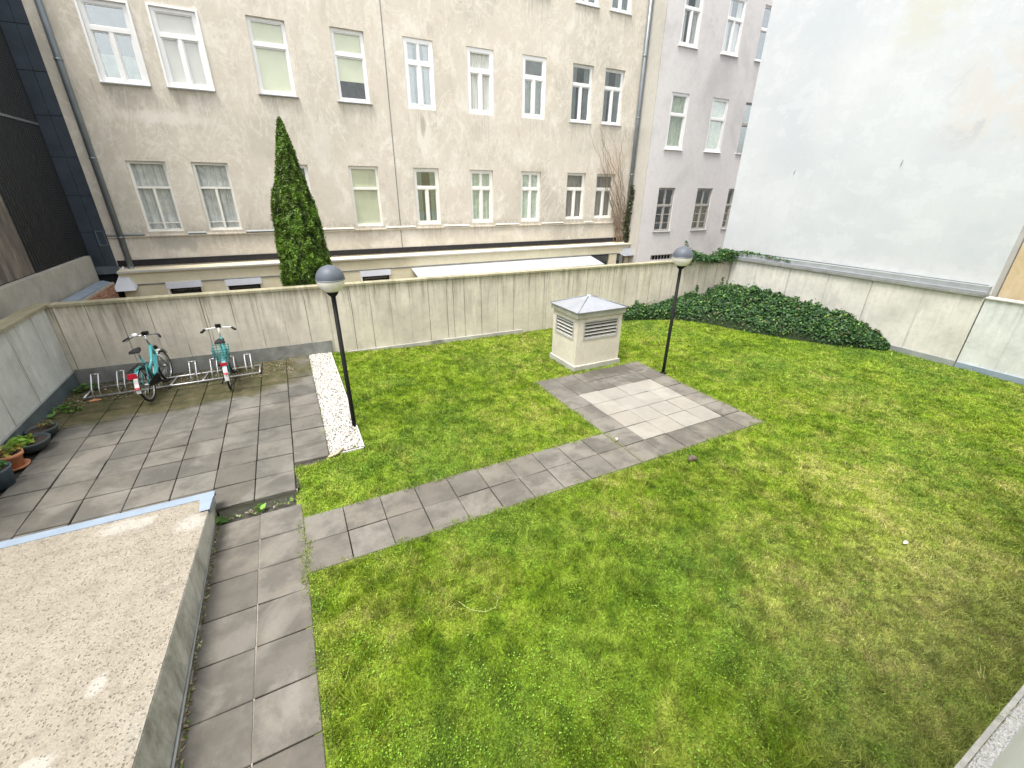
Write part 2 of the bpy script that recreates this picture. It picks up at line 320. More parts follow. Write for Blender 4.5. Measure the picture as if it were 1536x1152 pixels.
# ------------------------------------------------------------------ mesh helpers
def origin(p):
    v = Vector((0, 0, 0))
    while p is not None: v = v + Vector(p.location); p = p.parent
    return v
def link(name, me, mat, parent=None):
    o = bpy.data.objects.new(name, me); COL.objects.link(o)
    if mat is not None and not me.materials: me.materials.append(MT[mat] if isinstance(mat, str) else mat)
    o.parent = parent; return o
def tag(o, label=None, cat=None, group=None, kind=None):
    if label: o['label'] = label
    if cat: o['category'] = cat
    if group: o['group'] = group
    if kind: o['kind'] = kind
    return o
def thing(name, label, cat, loc=(0, 0, 0), rz=0, group=None):
    o = bpy.data.objects.new(name, None); COL.objects.link(o); o.location = loc; o.rotation_euler = (0, 0, rz)
    o.empty_display_size = .2
    return tag(o, label, cat, group)
class MB:
    def __init__(s): s.v = []; s.f = []; s.sm = []
    def add(s, vs, fs, smooth=False):
        k = len(s.v); s.v += [tuple(v) for v in vs]; s.f += [tuple(i+k for i in f) for f in fs]; s.sm += [smooth]*len(fs); return s
    def quad(s, a, b, c, d): return s.add((a, b, c, d), ((0, 1, 2, 3),))
    def box(s, x0, x1, y0, y1, z0, z1):
        v = [(x, y, z) for z in (z0, z1) for y in (y0, y1) for x in (x0, x1)]
        return s.add(v, ((0, 2, 3, 1), (4, 5, 7, 6), (0, 1, 5, 4), (2, 6, 7, 3), (0, 4, 6, 2), (1, 3, 7, 5)))
    def bbox(s, x0, x1, y0, y1, z0, z1, b=.01):
        # box with chamfered top edges and vertical corners
        def oct(i, z):
            X0, X1, Y0, Y1 = x0+i, x1-i, y0+i, y1-i
            return [(X0+b, Y0, z), (X1-b, Y0, z), (X1, Y0+b, z), (X1, Y1-b, z), (X1-b, Y1, z), (X0+b, Y1, z), (X0, Y1-b, z), (X0, Y0+b, z)]
        v = oct(0, z0)+oct(0, z1-b)+oct(b, z1)
        f = [tuple(range(7, -1, -1)), tuple(range(16, 24))]
        for r_ in (0, 8):
            for i in range(8): j = (i+1) % 8; f.append((r_+i, r_+j, r_+8+j, r_+8+i))
        return s.add(v, f)
    def tube(s, pts, r, n=8, caps=True, closed=False):
        P = [Vector(p) for p in pts]; m = len(P); rs = r if isinstance(r, (list, tuple)) else [r]*m
        vs = []; u = None
        for i, p in enumerate(P):
            if closed: t = (P[(i+1) % m]-P[i-1])
            else: t = (P[min(i+1, m-1)]-P[max(i-1, 0)])
            t.normalize()
            if u is None: u = t.orthogonal().normalized()
            else: u = (u - t*u.dot(t)).normalized()
            q = t.cross(u)
            for k in range(n):
                a = 2*PI*k/n; vs.append(p+(u*math.cos(a)+q*math.sin(a))*rs[i])
        fs = []
        for i in range(m if closed else m-1):
            j = (i+1) % m
            for k in range(n): l = (k+1) % n; fs.append((i*n+k, i*n+l, j*n+l, j*n+k))
        if caps and not closed: fs += [tuple(range(n-1, -1, -1)), tuple((m-1)*n+k for k in range(n))]
        return s.add(vs, fs, True)
    def lathe(s, prof, n=24, c=(0, 0, 0)):
        vs = []; fs = []; m = len(prof)
        for r_, z in prof:
            for k in range(n):
                a = 2*PI*k/n; vs.append((c[0]+r_*math.cos(a), c[1]+r_*math.sin(a), c[2]+z))
        for i in range(m-1):
            for k in range(n): l = (k+1) % n; fs.append((i*n+k, i*n+l, (i+1)*n+l, (i+1)*n+k))
        return s.add(vs, fs, True)
    def prism(s, poly, axis, a, b):
        # poly: 2D points, extruded along axis from a to b
        def P(p, t): return {'x': (t, p[0], p[1]), 'y': (p[0], t, p[1]), 'z': (p[0], p[1], t)}[axis]
        n = len(poly); v = [P(p, a) for p in poly]+[P(p, b) for p in poly]
        f = [tuple(range(n-1, -1, -1)), tuple(range(n, 2*n))]+[(i, (i+1) % n, n+(i+1) % n, n+i) for i in range(n)]
        return s.add(v, f)
    def mesh(s, name, off=None):
        me = bpy.data.meshes.new(name)
        v = s.v if off is None else [(a-off.x, b-off.y, c-off.z) for a, b, c in s.v]
        me.from_pydata(v, [], s.f); me.update()
        me.polygons.foreach_set('use_smooth', s.sm)
        import bmesh
        bm = bmesh.new(); bm.from_mesh(me); bmesh.ops.recalc_face_normals(bm, faces=bm.faces); bm.to_mesh(me); bm.free()
        return me
    def build(s, name, mat, parent=None, local=False):
        return link(name, s.mesh(name, None if local or parent is None else origin(parent)), mat, parent)
def np_mesh(name, verts, faces, mat, parent=None, cols=None, smooth=False):
    me = bpy.data.meshes.new(name); nv, nf, k = len(verts), len(faces), faces.shape[1]
    me.vertices.add(nv); me.vertices.foreach_set('co', np.ascontiguousarray(verts, dtype=np.float32).ravel())
    me.loops.add(nf*k); me.loops.foreach_set('vertex_index', np.ascontiguousarray(faces, dtype=np.int32).ravel())
    me.polygons.add(nf); me.polygons.foreach_set('loop_start', np.arange(0, nf*k, k, dtype=np.int32))
    me.polygons.foreach_set('loop_total', np.full(nf, k, dtype=np.int32))
    if smooth: me.polygons.foreach_set('use_smooth', np.ones(nf, dtype=bool))
    me.update(calc_edges=True)
    if cols is not None:
        at = me.color_attributes.new('Col', 'FLOAT_COLOR', 'POINT')
        c4 = np.ones((nv, 4), np.float32); c4[:, :3] = cols; at.data.foreach_set('color', c4.ravel())
    return link(name, me, mat, parent)
_G = np.random.default_rng(3).random((64, 64))
def vnoise(x, y):
    xi = np.floor(x).astype(int); yi = np.floor(y).astype(int); fx = x-xi; fy = y-yi
    fx = fx*fx*(3-2*fx); fy = fy*fy*(3-2*fy); g = lambda a, b: _G[a % 64, b % 64]
    return (g(xi, yi)*(1-fx)+g(xi+1, yi)*fx)*(1-fy)+(g(xi, yi+1)*(1-fx)+g(xi+1, yi+1)*fx)*fy
def fbm(x, y, o=4):
    s = 0; a = .5; t = 0
    for i in range(o): s = s+a*vnoise(x*2**i+i*7.3, y*2**i+i*3.1); t += a; a *= .55
    return s/t
def leaf_quads(P, N, size, cols, fold=.25, aspect=1.4, spread=.8):
    """one folded leaf (two triangles) at each point, lying roughly across normal N"""
    n = len(P); d = N + rng.normal(0, spread, (n, 3)); d /= np.linalg.norm(d, axis=1)[:, None]
    t = rng.normal(0, 1, (n, 3)); t -= d*(t*d).sum(1)[:, None]; t /= np.linalg.norm(t, axis=1)[:, None]
    b = np.cross(d, t); s = (size*(.6+.8*rng.random(n)))[:, None]
    V = np.stack([P-t*s*aspect*.5, P+b*s*.5+d*s*fold*.5, P+t*s*aspect*.5, P-b*s*.5+d*s*fold*.5], 1).reshape(-1, 3)
    i = np.arange(n)*4
    F = np.concatenate([np.stack([i, i+1, i+2], 1), np.stack([i, i+2, i+3], 1)])
    return V, F, np.repeat(cols, 4, 0)

# ================================================================== THE SETTING
# ground sheet
g = MB(); g.quad((-150, -150, -.12), (150, -150, -.12), (150, 150, -.12), (-150, 150, -.12)); tag(g.build('ground', 'soil'), kind='structure')

# wall line data (the garden walls stand a few degrees off the paving grid)
def rearY(x): return 11.30-.046*x
XR = 14.45

# ---- lawn height and tone
def lawn_z(x, y):
    r_ = np.clip((y-5.3)/.9, 0, 1); f = np.clip((2.6-x)/2.0, 0, 1)
    base = .105*(r_*r_*(3-2*r_))*f
    return base + .018*(fbm(x*.9+5, y*.9, 2)-.5) - .0
DRY = [(5.7, 1.2, 1.3, .55), (5.3, .4, 1.2, .6), (3.2, 3.6, .55, .5), (6.6, 3.4, 1.0, .35), (2.6, 1.7, .6, .35), (.5, 3.1, .45, .45), (4.0, .7, .8, .5), (9.5, 2.6, 1.6, .4), (7.6, 2.4, .9, .35), (1.2, 3.4, .5, .3), (3.9, 5.5, .35, .6), (2.9, 6.3, .6, .3), (8.4, 6.2, .8, .25), (10.5, 5.0, 1.2, .25), (6.5, 2.0, .8, .3)]
def dryness(x, y):
    d = .17+.40*(fbm(x*.9+11, y*.9+4, 3)-.5)*1.6 + .95*(fbm(x*3.6, y*3.6+9, 4)-.5) + .65*(fbm(x*12+2, y*12+5, 2)-.5)
    for a, b, s_, k in DRY: d = d + k*np.exp(-((x-a)**2+(y-b)**2)/(2*s_*s_))*.24
    d = d - .30*np.exp(-((x-1.8)**2+(y-1.9)**2)/2.2) - .20*np.exp(-((x-1.5)**2+(y-8.5)**2)/5) - .20*np.exp(-((x-12)**2+(y-6)**2)/8)
    return np.clip(d, 0, .85)
GREEN_D, GREEN, GREEN_L, DRYC, STRAW = (np.array(c) for c in ((.115, .21, .010), (.212, .325, .018), (.305, .415, .042), (.40, .435, .085), (.58, .53, .24)))
def lawn_col(x, y, jit):
    d = dryness(x, y); dk = .35*fbm(x*1.5+31, y*1.5+17, 3)+.65*fbm(x*6.5+3, y*6.5+27, 3)
    c = GREEN[None]*np.ones((len(x), 1))
    k = np.clip((.49-dk)*6.5, 0, 1)[:, None]; c = c*(1-k)+GREEN_D*k
    k = np.clip((dk-.51)*6.0, 0, 1)[:, None]; c = c*(1-k)+GREEN_L*k
    cool = np.clip((fbm(x*.5+3, y*.5+40, 3)-.48)*4+np.clip((x-9.5)/5, 0, .6), 0, 1)[:, None]*.45
    c = c*(1-cool)+np.array((.15, .27, .055))*cool
    k = (np.clip(d*1.15+jit*.30-.12, 0, 1))[:, None]; c = c*(1-k)+DRYC*k
    k = np.clip((d+jit*.6-.85)*2.0, 0, .8)[:, None]; c = c*(1-k)+STRAW*k
    pale = (.40*np.clip(np.exp(-((x-5.4)**2/5.0+(y-.5)**2/1.6))*1.2-.15+.5*(fbm(x*4, y*4+3, 3)-.5), 0, 1))[:, None]; c = c*(1-pale)+np.array((.60, .60, .25))*pale  # paler dry grass near the house; also painted lighter to offset its shade
    return c
PAVED = [(-9, -.42, -9, 6.0), (-.42, 4.47, 4.13, 5.14), (4.47, 7.46, 4.13, 7.61), (-9, .04, 6.22, 13), (.03, .56, 6.36, 13), (5.62, 6.98, 7.7, 8.85)]
def in_lawn(x, y, m=0.0):
    k = (y > .05-m) & (y < rearY(x)-.0) & (x < XR) & (x > -.42-m)
    for a, b, c, d in PAVED: k &= ~((x > a+m) & (x < b-m) & (y > c+m) & (y < d-m))
    return k
xs = np.linspace(-.9, XR, 260); ys = np.linspace(-.02, 12.0, 210); GX, GY = np.meshgrid(xs, ys); fx_, fy_ = GX.ravel(), GY.ravel()
zz = lawn_z(fx_, fy_)-.004; vv = np.stack([fx_, fy_, zz], 1)
ii = (np.arange(209)[:, None]*260+np.arange(259)[None]).ravel(); ff = np.stack([ii, ii+1, ii+261, ii+260], 1)
cen = vv[ff].mean(1); keep = in_lawn(cen[:, 0], cen[:, 1], .05); ff = ff[keep]
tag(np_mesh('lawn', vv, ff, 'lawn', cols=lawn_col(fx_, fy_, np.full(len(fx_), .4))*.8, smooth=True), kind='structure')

# ---- grass blades: uncountable, one object
def grass():
    n = 1500000
    # denser near the viewer's side of the lawn
    x = rng.random(n)*(XR+.6)-.5; y = rng.random(n)*11.6
    dist = np.sqrt(x*x+y*y+CAM_H**2)
    keepp = rng.random(n) < np.clip((7.5/dist)**1.6, .12, 1)*1.0
    ang = np.degrees(np.arctan2(x, y)); keepp &= (ang > -10) & (ang < 92)
    x, y = x[keepp], y[keepp]; k = in_lawn(x, y, -.004) | (in_lawn(x, y, .030) & (rng.random(len(x)) < .5)) | (in_lawn(x, y, .075) & (rng.random(len(x)) < .8*(fbm(x*7, y*7, 2) > .50))); x, y = x[k], y[k]
    # second batch, tight on the nearest grass
    m = 260000; x2 = rng.random(m)*6.2-.42; y2 = rng.random(m)*4.2; k = in_lawn(x2, y2, -.004); x = np.r_[x, x2[k]]; y = np.r_[y, y2[k]]
    n = len(x); z = lawn_z(x, y)-.006
    clump = fbm(x*6, y*6, 2); jit = rng.random(n)
    dist = np.sqrt(x*x+y*y+CAM_H**2)
    tuft = (fbm(x*4.5+50, y*4.5+13, 3) > .66)*rng.random(n); h = (.014+.026*rng.random(n))*(.45+1.0*clump)*(1+1.3*tuft); wd = (.0030+.0035*rng.random(n))*np.clip(dist/5.0, 1, 2.6)
    a = rng.random(n)*2*PI; lean = rng.normal(0, .75, n)*h; la = a+rng.normal(0, 1, n)
    dx, dy = np.cos(a)*wd, np.sin(a)*wd
    V = np.empty((n, 3, 3), np.float32)
    V[:, 0] = np.stack([x-dx, y-dy, z], 1); V[:, 1] = np.stack([x+dx, y+dy, z], 1)
    V[:, 2] = np.stack([x+np.cos(la)*lean, y+np.sin(la)*lean, z+h], 1)
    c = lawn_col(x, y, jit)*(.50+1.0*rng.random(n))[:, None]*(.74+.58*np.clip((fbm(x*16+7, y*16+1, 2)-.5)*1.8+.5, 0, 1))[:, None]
    # pale dry fringe along the paving
    e = np.full(n, 9.0)
    for (x0, x1, y0, y1) in PAVED[:4]:
        ex = np.maximum(np.maximum(x0-x, x-x1), 0); ey = np.maximum(np.maximum(y0-y, y-y1), 0); e = np.minimum(e, np.hypot(ex, ey))
    k = (np.clip((.09-e)/.09, 0, 1)*.65*(rng.random(n) < .65))[:, None]; c = c*(1-k)+np.array((.36, .40, .16))*k
    F = np.arange(n*3).reshape(n, 3)
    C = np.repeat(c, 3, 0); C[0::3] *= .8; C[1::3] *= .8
    print('grass blades', n)
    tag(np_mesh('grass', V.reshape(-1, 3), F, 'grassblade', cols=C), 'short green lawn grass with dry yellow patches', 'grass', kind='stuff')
    # clover and other small broad leaves
    m = 60000; x = rng.random(m)*9-.42; y = rng.random(m)*6.5
    k = in_lawn(x, y, -.01) & (fbm(x*2.3+21, y*2.3+8, 3) > .50) & (rng.random(m) < np.clip(1.3-np.hypot(x, y)/9, .1, 1)); x, y = x[k], y[k]; n = len(x)
    P = np.stack([x, y, lawn_z(x, y)+.014+.022*rng.random(n)], 1); N = np.tile((0, 0, 1.0), (n, 1))
    c = np.array((.19, .345, .03))*(.6+.9*rng.random(n))[:, None]
    V, F, C = leaf_quads(P, N, np.full(n, .012), c, aspect=1.15, spread=.35)
    tag(np_mesh('clover', V, F, 'leaf', cols=C), 'small broad clover leaves scattered through the lawn', 'clover', kind='stuff')
grass()

# ---- paving: every paver an object
def paver_meshes(tag_, mat, w=.49, d=.49, n=5, h=.05, b=.006):
    out = []
    for i in range(n):
        m = MB(); m.bbox(-w/2, w/2, -d/2, d/2, -h, 0, b)
        v = [(x+random.uniform(-.0025, .0025), y+random.uniform(-.0025, .0025), z+random.uniform(-.0015, .0015)) for x, y, z in m.v]; m.v = v
        me = m.mesh('paver_'+tag_); me.materials.append(MT[mat]); out.append(me)
    return out
PV = paver_meshes('grey', 'paver', .494, .494); PVP = paver_meshes('path', 'paver', .479, .494); PVS = paver_meshes('square', 'paver', .487, .484)
PVT = paver_meshes('terrace', 'paver_terrace', .494, .488); PVL = paver_meshes('light', 'paver_light', .488, .484)
def paver(meshes, x, y, z, parent, tilt=.006, rot=True):
    o = bpy.data.objects.new('paver', random.choice(meshes)); COL.objects.link(o); o.parent = parent
    o.location = (x+random.uniform(-.002, .002), y+random.uniform(-.002, .002), z+random.uniform(-.004, .003))
    o.rotation_euler = (random.gauss(0, tilt), random.gauss(0, tilt), random.gauss(0, .004)); return o
m = MB(); m.box(-1.42, -.425, -.1, 5.62, -.08, -.030); m.box(-.425, 4.475, 4.135, 5.135, -.08, -.030)
path = tag(m.build('garden_path', 'bed'), kind='structure')
MB().box(-.922, -.911, -.1, 5.45, -.03, .003).build('joint_sand', 'sand', path)
for i in range(11):
    for j in range(2): paver(PV, -.42-.2475-.4975*j, 5.205-.5055*i, .012, path)
for i in range(10):
    for j in range(2): paver(PVP, -.42+.489*(i+.5), 4.387+.503*j, .012, path)
m = MB(); m.box(4.482, 7.455, 4.14, 7.60, -.08, -.030); square = tag(m.build('paved_square', 'bed'), kind='structure')
for i in range(6):
    for j in range(7):
        y = 4.387 if j == 0 else (4.64+.495*(j-.5) if j <= 4 else 6.62+.492*(j-4.5))
        light = 1 <= i <= 4 and 1 <= j <= 4
        paver(PVL if light else PVS, 4.478+.497*(i+.5), y, .012, square)
TZ = .14
def leftwall_x(y): return -4.40+.022*(11.4-y)
m = MB(); m.box(-5.3, .035, 6.20, 12.3, -.1, TZ-.045); m.box(-5.3, -.43, 5.72, 6.20, -.1, TZ-.045)
terrace = tag(m.build('terrace', 'bed'), kind='structure')
cols_ = [(-.21-.0, .2)]+[(-.7145-.506*i, 0) for i in range(9)]
for ci, (cx, off) in enumerate(cols_):
    j = 0
    while True:
        y = (5.635 if ci else 6.32)+.506*(j+.5)
        if y > rearY(cx)-.15: break
        if cx > leftwall_x(y)+.1 and not (cx < -1.4 and y < 5.7):
            if ci == 0: paver(PVT, -.207, y, TZ, terrace, .008)
            else: paver(PVT, cx, y, TZ, terrace, .008)
        j += 1
m = MB(); m.box(-1.40, -.45, 5.675, 5.74, -.09, TZ-.05); m.build('riser', 'plinth_concrete', terrace)

# ---- white gravel strip with thin edging
m = MB(); m.box(.045, .55, 6.37, rearY(.3)-.12, -.05, TZ-.03); tag(m.build('gravel_bed', 'gravel_bed'), kind='structure')
def pebbles(name, x0, x1, y0, y1, z, n, s, mat, label, par=None):
    x = rng.random(n)*(x1-x0)+x0; y = rng.random(n)*(y1-y0)+y0
    base = np.array([(1, 0, 0), (-1, 0, 0), (0, 1, 0), (0, -1, 0), (0, 0, 1), (0, 0, -1)], float)
    fc = np.array([(0, 2, 4), (2, 1, 4), (1, 3, 4), (3, 0, 4), (2, 0, 5), (1, 2, 5), (3, 1, 5), (0, 3, 5)])
    sz = s*(.5+rng.random((n, 1, 1)))*(.6+.8*rng.random((n, 1, 3)))
    V = base[None]*sz*(.8+.4*rng.random((n, 6, 3))); a = rng.random(n)*2*PI; c, s_ = np.cos(a)[:, None], np.sin(a)[:, None]
    X = V[:, :, 0]*c-V[:, :, 1]*s_; Y = V[:, :, 0]*s_+V[:, :, 1]*c; V[:, :, 0] = X+x[:, None]; V[:, :, 1] = Y+y[:, None]; V[:, :, 2] += z
    F = (fc[None]+np.arange(n)[:, None, None]*6).reshape(-1, 3)
    return tag(np_mesh(name, V.reshape(-1, 3), F, mat), label, 'gravel', kind='stuff')
pebbles('white_gravel', .06, .56, 6.38, 11.35, TZ-.015, 7000, .018, 'gravel_w', 'strip of white gravel between terrace paving and lawn')
m = MB(); m.box(.556, .574, 6.33, rearY(.5)-.1, -.05, TZ+.012); m.box(.05, .574, 6.33, 6.345, -.05, TZ-.01); tag(m.build('lawn_edging', 'kerb'), kind='structure')

# ---- strip along the house the photograph is taken from
m = MB()
for i in range(12): m.box(-.42+1.25*i, -.42+1.25*i+1.242, .002, .036, -.1, .030)
tag(m.build('house_kerb', 'kerb'), kind='structure')
m = MB(); m.box(-.42, 14.4, -.10, .002, -.1, .004); tag(m.build('house_gravel_bed', 'gravel_pale'), kind='structure')
pebbles('house_gravel', 2.5, 9, -.085, -.004, .008, 4500, .010, 'gravel_pale', 'narrow strip of pale gravel along the house wall behind the kerb')

# ================================================================== GARDEN WALLS
def panel_wall(name, label, P0, P1, h, th, mat, widths, coping=None, base=None, z0=-.1, hfun=None, copz=.05):
    """panels along P0->P1 (inner face on that line, thickness away from the garden, to the left of the direction)"""
    a = Vector((*P0, 0)); b = Vector((*P1, 0)); L = (b-a).length; d = (b-a)/L; nrm = Vector((-d.y, d.x, 0))
    t = thing(name, label, 'wall', ((a.x+b.x)/2, (a.y+b.y)/2, 0))
    def bar(nm, mt, s0, s1, o0, o1, za, zb):
        m_ = MB(); c = [a+d*s_+nrm*o for s_, o in ((s0, o0), (s1, o0), (s1, o1), (s0, o1))]
        m_.add([(p.x, p.y, za) for p in c]+[(p.x, p.y, zb) for p in c], ((3, 2, 1, 0), (4, 5, 6, 7), (0, 1, 5, 4), (1, 2, 6, 5), (2, 3, 7, 6), (3, 0, 4, 7)))
        return m_.build(nm, mt, t)
    s_ = 0; i = 0
    while s_ < L-.01:
        e = min(L, s_+widths[i % len(widths)])
        if L-e < .3: e = L
        bar('panel', mat, s_+.006, e-.006, random.uniform(0, .004), th, z0, h); s_ = e; i += 1
    bar('core', 'bed', .01, L-.01, .03, th-.03, z0, h-.03)
    if coping:
        s_ = 0
        while s_ < L-.01:
            e = min(L, s_+3.0)
            bar('coping', coping, s_+.003, e-.003, -.03, th+.03, h, h+copz); s_ = e
    return t, bar
rw, rbar = panel_wall('garden_wall', 'long rain-streaked concrete garden wall behind the bicycle rack and the ventilation shaft', (-4.62, rearY(-4.62)), (XR, rearY(XR)), 1.76, .2, 'wall_rear', [2.75, 3.1, 2.65, 2.9], 'coping')
rbar('flashing', 'flash_mid', .24, 5.26, -.025, -.004, .06, TZ+.30)
rbar('plinth', 'plinth_concrete', 5.28, 10.6, -.05, -.004, -.05, .10)
lw, lbar = panel_wall('garden_wall', 'pale concrete garden wall beside the row of plant pots', (leftwall_x(3), 3), (leftwall_x(11.47), 11.47), 1.76, .22, 'wall_left', [2.2, 2.4], 'coping')
lbar('flashing', 'flash_dark', .02, 8.44, -.025, -.004, .06, TZ+.27); lbar('drip_edge', 'flash_grey', .02, 8.44, -.035, -.004, TZ+.272, TZ+.287)
ww, wbar = panel_wall('garden_wall', 'pale concrete garden wall below the tall white firewall', (XR-.12, 10.60), (XR+.06, 3.90), 1.74, .2, 'wall_right', [2.1, 2.3, 2.3])
wbar('flashing', 'flash_grey', .02, 6.69, -.04, -.004, -.05, .14)
wbar('cap', 'flash_mid', -.06, 6.69, -.05, .36, 1.745, 1.80); wbar('cap_sheet', 'zinc', -.05, 6.68, -.035, .33, 1.802, 1.86); wbar('upstand', 'flash_grey', -.05, 6.68, .10, .30, 1.862, 1.97)
vw, vbar = panel_wall('garden_wall', 'concrete wall end with drip stains beyond the joint by the brown house', (XR+.06, 3.885), (XR+.12, -.12), 1.72, .2, 'wall_left', [2.0], 'kerb', copz=.03)
vbar('flashing', 'flashing', .01, 4.0, -.04, -.004, -.05, .13)

# ================================================================== BUILDINGS
def holes_wall(m, x0, x1, z0, z1, Y, rects, depth):
    X = sorted({x0, x1, *[r_[0] for r_ in rects], *[r_[1] for r_ in rects]}); Z = sorted({z0, z1, *[r_[2] for r_ in rects], *[r_[3] for r_ in rects]})
    X = [v for v in X if x0 <= v <= x1]; Z = [v for v in Z if z0 <= v <= z1]
    for a, b in zip(X, X[1:]):
        for c, d in zip(Z, Z[1:]):
            mx, mz = (a+b)/2, (c+d)/2
            if any(r_[0] < mx < r_[1] and r_[2] < mz < r_[3] for r_ in rects): continue
            m.quad((a, Y, c), (b, Y, c), (b, Y, d), (a, Y, d))
    for a, b, c, d in rects:
        e = Y+depth
        m.quad((a, Y, c), (a, e, c), (b, e, c), (b, Y, c)); m.quad((a, Y, d), (b, Y, d), (b, e, d), (a, e, d))
        m.quad((a, Y, c), (a, Y, d), (a, e, d), (a, e, c)); m.quad((b, Y, c), (b, e, c), (b, e, d), (b, Y, d))
def ringbox(m, x0, x1, z0, z1, y0, y1, t, tb=None):
    tb = tb or t
    m.box(x0, x0+t, y0, y1, z0, z1); m.box(x1-t, x1, y0, y1, z0, z1); m.box(x0+t, x1-t, y0, y1, z0, z0+tb); m.box(x0+t, x1-t, y0, y1, z1-t, z1)
def curtain(m, x0, x1, z0, z1, y, n=60, amp=.02, seed=0):
    ph = seed*1.7; vs = []
    for i in range(n+1):
        u = i/n; x = x0+(x1-x0)*u; d = amp*1.5*(math.sin(u*40+ph)+.6*math.sin(u*67+ph*2))
        vs += [(x, y+d*.6, z1), (x, y+d, z0)]
    m.add(vs, [(2*i, 2*i+2, 2*i+3, 2*i+1) for i in range(n)], True)
def window(parent, r_, Y, st, seed=0):
    """outer casement window in an opening of the wall at plane Y; frame is the part, panes, sill, curtain its sub-parts"""
    x0, x1, z0, z1 = r_; fr = st.get('fw', .07); rec = st.get('rec', .075); mat = st.get('mat', 'white_paint'); e = .002
    m = MB(); ya, yb = Y+rec, Y+rec+.07
    ringbox(m, x0+e, x1-e, z0+e, z1-e, ya, yb, fr)
    if st.get('casing'):   # surround standing proud of the plaster
        c = st['casing']; ringbox(m, x0-c, x1+c, z0-c, z1+c, Y-.03, Y-.002, c)
    zt = z0+(z1-z0)*st.get('tr', .66); xm = (x0+x1)/2; b = st.get('bar', .045)
    m.box(x0+fr, x1-fr, ya-.012, yb, zt-b, zt+b)
    lower = [(x0+fr, x1-fr)]; upper = [(x0+fr, x1-fr)]
    if st.get('mull', 1):
        m.box(xm-b, xm+b, ya-.008, yb, z0+fr, zt-b); lower = [(x0+fr, xm-b), (xm+b, x1-fr)]
    if st.get('topmull'):
        m.box(xm-.022, xm+.022, ya, yb, zt+b, z1-fr); upper = [(x0+fr, xm-.022), (xm+.022, x1-fr)]
    if st.get('sash', 1):
        for a, c in lower: ringbox(m, a+e, c-e, z0+fr+e, zt-b-e, ya+.018, yb-.004, .032)
        for a, c in upper: ringbox(m, a+e, c-e, zt+b+e, z1-fr-e, ya+.018, yb-.004, .028)
    for k in st.get('rails', ()):
        zk = z0+(zt-z0)*k; m.box(x0+fr, x1-fr, ya+.02, yb-.01, zk-.014, zk+.014)
    wobj = m.build('window', mat, parent)
    for a, c in lower: MB().box(a, c, ya+.04, ya+.046, z0+fr, zt-b).build('pane', st.get('glass', 'glass'), wobj)
    for a, c in upper: MB().box(a, c, ya+.04, ya+.046, zt+b, z1-fr).build('pane', st.get('glass', 'glass'), wobj)
    m = MB(); yr = Y+.18; d = .9
    m.quad((x0, yr+d, z0), (x1, yr+d, z0), (x1, yr+d, z1), (x0, yr+d, z1)); m.quad((x0, yr, z0), (x0, yr+d, z0), (x0, yr+d, z1), (x0, yr, z1)); m.quad((x1, yr, z0), (x1, yr+d, z0), (x1, yr+d, z1), (x1, yr, z1))
    m.quad((x0, yr, z0), (x1, yr, z0), (x1, yr+d, z0), (x0, yr+d, z0)); m.quad((x0, yr, z1), (x1, yr, z1), (x1, yr+d, z1), (x0, yr+d, z1)); m.build('room', 'room', wobj)
    cu = st.get('cur')
    if cu:
        kind, cm = cu; m = MB(); yc = Y+rec+.10
        if kind == 'full': curtain(m, x0+.02, x1-.02, z0+.02, z1-.02, yc, seed=seed)
        elif kind == 'low': curtain(m, x0+.02, x1-.02, z0+.02, zt+.02, yc, seed=seed)
        elif kind == 'half': curtain(m, x0+.02, x1-.02, z0+.02, z0+(zt-z0)*.55, yc, seed=seed)
        elif kind == 'sides': curtain(m, x0+.02, x0+.33*(x1-x0), z0+.02, z1-.02, yc, 16, seed=seed); curtain(m, x1-.33*(x1-x0), x1-.02, z0+.02, z1-.02, yc, 16, seed=seed+3)
        elif kind == 'blind': m.box(x0+.02, x1-.02, Y+rec+.075, Y+rec+.08, z0+.02, z1-.02)
        elif kind == 'blindtop': m.box(x0+.02, x1-.02, Y+rec+.075, Y+rec+.08, z0+(z1-z0)*.3, z1-.02)
        m.build('blind' if 'blind' in kind else 'curtain', cm, wobj)
    if st.get('sill'):
        MB().prism([(Y-st['sill'], z0-.035), (Y-st['sill'], z0-.015), (Y+rec, z0+.004), (Y+rec, z0-.035)], 'x', x0-.05, x1+.05).build('sill', st.get('sillmat', 'white_metal'), wobj)
    return wobj

